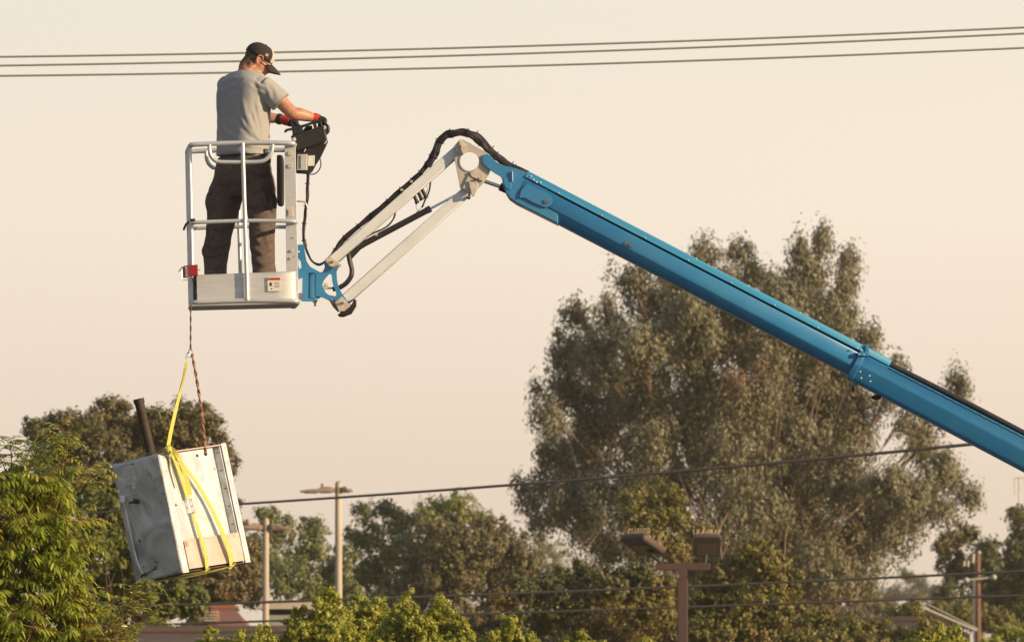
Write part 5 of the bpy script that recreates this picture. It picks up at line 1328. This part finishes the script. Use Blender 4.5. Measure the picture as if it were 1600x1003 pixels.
# camphor-like street trees: upright rounded tufts
def camphor(cx, Y, tufts, seed, label):
    bl = []
    rg = random.Random(seed)
    for (x, y, r, hh) in tufts:
        yy = y + r * .9; rr = r
        k = 0
        while yy < min(1040, y + hh):
            bl.append((x + rg.uniform(-4, 4), yy, rr, r * .95)); yy += r * .9; rr = min(rr * 1.22, r * 2.4)
            bl.append((x - rr * .8 + rg.uniform(-4, 4), yy + r * .3, r * .8, r * .8)); bl.append((x + rr * .8 + rg.uniform(-4, 4), yy + r * .3, r * .8, r * .8))
    tree('camphor_tree', Y, bl, 'camphor', 'bark', label, 'bright yellow-green trees along the bottom edge', lpx=(4.0, 2.9), droop=.05, per=46, subr=5.5, seed=seed, trunk=cx, dens=.36, depth=.6, limbs=False)
camphor(480, 104, [(512, 912, 15, 130), (470, 945, 14, 130), (440, 985, 14, 60), (490, 960, 18, 90)], 71, 'yellow-green tree top in front of the taller lamp post')
camphor(570, 108, [(562, 922, 15, 120), (590, 930, 12, 90), (545, 950, 14, 90)], 73, 'yellow-green tree top right of the taller lamp post, second of the bright row')
camphor(660, 100, [(638, 918, 15, 120), (692, 924, 16, 120), (665, 950, 16, 90), (720, 962, 14, 60), (610, 960, 14, 70)], 79, 'widest yellow-green tree top, with two tufts, below the brown-green tree')
camphor(800, 98, [(795, 958, 16, 80), (765, 985, 13, 40), (828, 985, 13, 40)], 83, 'yellow-green tree top with one pointed tuft, below the dark evergreen')
camphor(905, 98, [(912, 982, 11, 40), (885, 994, 10, 30), (940, 1000, 9, 30)], 89, 'small yellow-green tree tip just above the bottom edge')
camphor(1012, 98, [(1012, 993, 8, 30)], 97, 'tiny yellow-green tree tip left of the floodlight post')
camphor(370, 100, [(330, 978, 13, 40), (375, 980, 12, 40), (412, 975, 12, 50), (350, 994, 14, 30)], 101, 'yellow-green tree top in front of the long brown roof')
camphor(1450, 100, [(1465, 972, 12, 40), (1440, 985, 13, 40), (1495, 980, 12, 40), (1410, 996, 12, 30)], 103, 'yellow-green tree top in front of the shed, right of the dark roof')

# foreground tree with long drooping compound leaves
def pinnate_tree():
    rng = np.random.default_rng(202); Y = 68.0; sc = S(Y)
    root = empty('pinnate_leaved_tree', (P(-40, 1300, Y).x, Y, 0), 'near tree with long drooping compound leaves at the left edge', 'tree')
    blobs = [(8, 745, 34, 36), (72, 752, 40, 34), (95, 780, 26, 32), (45, 800, 56, 46), (88, 835, 40, 42), (15, 850, 56, 58), (75, 885, 56, 52), (110, 905, 34, 40), (25, 940, 66, 58), (95, 960, 60, 48), (140, 990, 30, 26), (50, 1010, 84, 50), (-40, 800, 60, 90), (-50, 940, 70, 80)]
    shoots = []
    for (x, y, rx, ry) in blobs:
        n = max(4, int(rx * ry / 185))
        for _ in range(n):
            d = unit(rng.normal(size=3)); r = rng.uniform(0, 1) ** .45
            shoots.append((x + d[0] * r * rx, y + d[2] * r * ry, d[1] * r * 1.1 * (rx + ry) / 2 * sc * 1.8, .62 + rng.uniform(0, .5), 0))
    for (x, y, k) in ((17, 688, 1), (98, 668, 1), (105, 690, 1), (34, 728, .8), (68, 694, .9), (222, 935, 1), (212, 915, .8), (225, 955, .9), (190, 985, 1), (140, 735, .9), (90, 700, .9), (0, 700, 1), (128, 730, .8), (175, 940, .8), (200, 1000, .9), (130, 800, .8), (125, 845, .9)):
        shoots.append((x, y, rng.uniform(-.3, .1), k, 1))
    V3, V4 = [], []; tw = MB(); lv = []; tpts = []
    hub = Vector(P(-20, 1120, Y))
    for (x, y, dy, k, tip) in shoots:
        c = np.array(P(x, y, Y + dy)); tpts.append(Vector(c))
        nl = 10 if tip else 7
        for j in range(nl):
            az = rng.uniform(0, 2 * pi); up = rng.uniform(.1, .9) if tip else rng.uniform(-.1, .8)
            dir0 = unit(np.array([cos(az), sin(az), up * 1.2]))
            L = .25 * k * rng.uniform(.7, 1.15); npair = rng.integers(5, 8)
            # curved rachis
            pts = []; p = c + np.array([0, 0, rng.uniform(-.10, .02)]) * (1.3 if tip else 1); d = dir0.copy()
            seg = L / (npair + 1)
            sag = rng.uniform(.05, .19)
            rx_ = [p.copy()]
            side = unit(np.cross(d, np.array([0, 0, 1.0])) + 1e-6)
            for q in range(npair + 1):
                d = unit(d + np.array([0, 0, -sag])); p = p + d * seg; rx_.append(p.copy())
                leaves = (-1, 1) if q < npair else (0,)
                for sd in leaves:
                    ll = .075 * rng.uniform(.75, 1.2) * (1 - .25 * abs(q / npair - .4)) * (.75 if tip else 1)
                    ld = unit(side * sd * 1.0 + d * (.5 if sd else 1.5) + np.array([0, 0, -.66 if not tip else -.15]) + rng.normal(size=3) * .14)
                    nrm = unit(np.cross(ld, d if sd else side) + rng.normal(size=3) * .2); wd = unit(np.cross(ld, nrm))
                    w_ = ll * .135
                    drop = np.array([0, 0, -1.0]) * ll * .22
                    a0 = p; a1 = p + ld * ll * .38; a2 = p + ld * ll * .74 + drop * .45; a3 = p + ld * ll + drop
                    lv.append((a0, a1 + wd * w_, a1 - wd * w_, a2 + wd * w_ * .75, a2 - wd * w_ * .75, a3))
            if j < 6 or tip: tw.tube([Vector(a) for a in rx_[::2]], [.0022, .0018] + [.0012] * (len(rx_[::2]) - 2), 3, caps=False)
    lv = np.array(lv, dtype=np.float32)           # n,6,3
    n = len(lv); me = bpy.data.meshes.new('crown')
    me.vertices.add(n * 6); me.vertices.foreach_set('co', lv.reshape(-1))
    o6 = (np.arange(n) * 6)[:, None]
    idx = np.concatenate([o6 + 0, o6 + 1, o6 + 2, o6 + 1, o6 + 3, o6 + 4, o6 + 2, o6 + 3, o6 + 5, o6 + 4], axis=1).astype(np.int32)
    me.loops.add(n * 10); me.loops.foreach_set('vertex_index', idx.ravel())
    me.polygons.add(n * 3); st = (np.arange(n) * 10)[:, None] + np.array([[0, 3, 7]]); me.polygons.foreach_set('loop_start', st.ravel().astype(np.int32))
    try: me.polygons.foreach_set('loop_total', np.tile([3, 4, 3], n).astype(np.int32))
    except Exception: pass
    me.update(calc_edges=True); me.validate()
    link_mesh('crown', me, LM['pistache'], root, False)
    tw.build('leaf_stalks', M['twig_red'], root)
    s = MB(); b0 = Vector((P(-40, 1300, Y).x, Y, -.05))
    s.tube(spline([b0, b0 + Vector((.05, 0, .8)), hub], 4), [.11, .10, .10, .095, .09, .085, .08, .075, .07], 12)
    s.build('trunk', M['bark'], root)
    s = MB(); rg = random.Random(9)
    mains = [P(20, 880, Y), P(60, 860, Y + .1), P(110, 900, Y), P(-20, 860, Y + .3), P(60, 960, Y - .2), P(150, 1000, Y), P(95, 780, Y), P(20, 760, Y - .1)]
    src = {6: 1, 7: 0}
    for i, m_ in enumerate(mains):
        a = hub if i not in src else mains[src[i]]
        s.tube(spline([a, a.lerp(m_, .5) + Vector((.05, 0, -.03)), m_], 4), [.020 * (1 - .055 * k) * (.6 if i in src else 1) for k in range(9)], 8)
    for t_ in tpts:
        a = min(mains, key=lambda q: (q - t_).length + (1.0 if q.z > t_.z else 0))
        s.tube(spline([a, a.lerp(t_, .55) + Vector((0, 0, -.04)), t_ - Vector((0, 0, .05)), t_], 3), [.0055 - .0004 * k for k in range(10)], 5, caps=False)
    s.build('limbs', M['twig_red'], root)
pinnate_tree()

# far-off wood closing the horizon on both sides
rng = np.random.default_rng(77); n_ = 46000
xx = rng.uniform(-230, 230, n_); yy = 640 + rng.uniform(0, 60, n_)
hh = np.array([9.5 + 5.5 * noise.noise(Vector((x * .035, y * .03, 2))) + 3.0 * noise.noise(Vector((x * .14, y * .1, 5))) for x, y in zip(xx, yy)])
zz = hh * (1 - rng.uniform(0, 1, n_) ** 2 * .95)
c_ = np.stack([xx, yy, zz], 1); o_ = unit(rng.normal(size=(n_, 3)) + np.array([0, -.5, .5])); d_ = unit(np.cross(o_, rng.normal(size=(n_, 3))))
L_ = rng.uniform(.35, .8, (n_, 1))
fw = link_mesh('distant_wood', quads_mesh('wood', leaf_arrays(c_, d_ * L_, np.cross(o_, d_) * L_ * .7)), LM['haze'], None, False)
tag(fw, 'hazy far-off wood along the horizon', kind='stuff')

# bare twigs in front of the dark trees
def bare(name, pts, Y, label):
    s = MB()
    for p, r in pts: s.tube(spline([P(a, b, Y) for a, b in p], 3), [r * (1 - .7 * i / ((len(p) - 1) * 3)) for i in range((len(p) - 1) * 3 + 1)], 6)
    tag(s.build(name, M['bark_pale'], None), label, 'branch')
bare('bare_branch', [([(945, 905), (930, 880), (901, 838)], .028), ([(915, 857), (925, 845), (935, 832)], .025), ([(913, 855), (900, 858)], .02)], 196, 'forked bare grey branch sticking up left of the left floodlight')
bare('bare_branch', [([(1130, 1010), (1128, 880), (1118, 810), (1103, 780)], .03), ([(1122, 830), (1132, 810), (1140, 797)], .03), ([(1128, 868), (1138, 845), (1141, 820)], .02)], 190, 'bare grey branches standing right of the right floodlight')
bare('bare_branch', [([(1231, 1010), (1226, 865), (1229, 825)], .03), ([(1220, 1000), (1218, 855)], .02)], 186, 'pair of thin bare stems above the yellow-brown tree under the gum')

# ------------------------------------------------------------------ smoky air
s = MB(); s.add([(x, y, z) for x in (-1000, 1000) for y in (-260, 2400) for z in (-1.0, 45.0)], [(0, 1, 3, 2), (4, 6, 7, 5), (0, 4, 5, 1), (2, 3, 7, 6), (0, 2, 6, 4), (1, 5, 7, 3)])
hm = bpy.data.materials.new('smoky_air'); hm.use_nodes = True
hn = hm.node_tree; hn.nodes.remove(hn.nodes['Principled BSDF'])
pv = hn.nodes.new('ShaderNodeVolumePrincipled'); pv.inputs['Color'].default_value = (.95, .86, .72, 1); pv.inputs['Density'].default_value = 0.00014; pv.inputs['Anisotropy'].default_value = .2
hn.links.new(pv.outputs[0], hn.nodes['Material Output'].inputs['Volume'])
tag(s.build('haze', hm, None, False), kind='stuff')
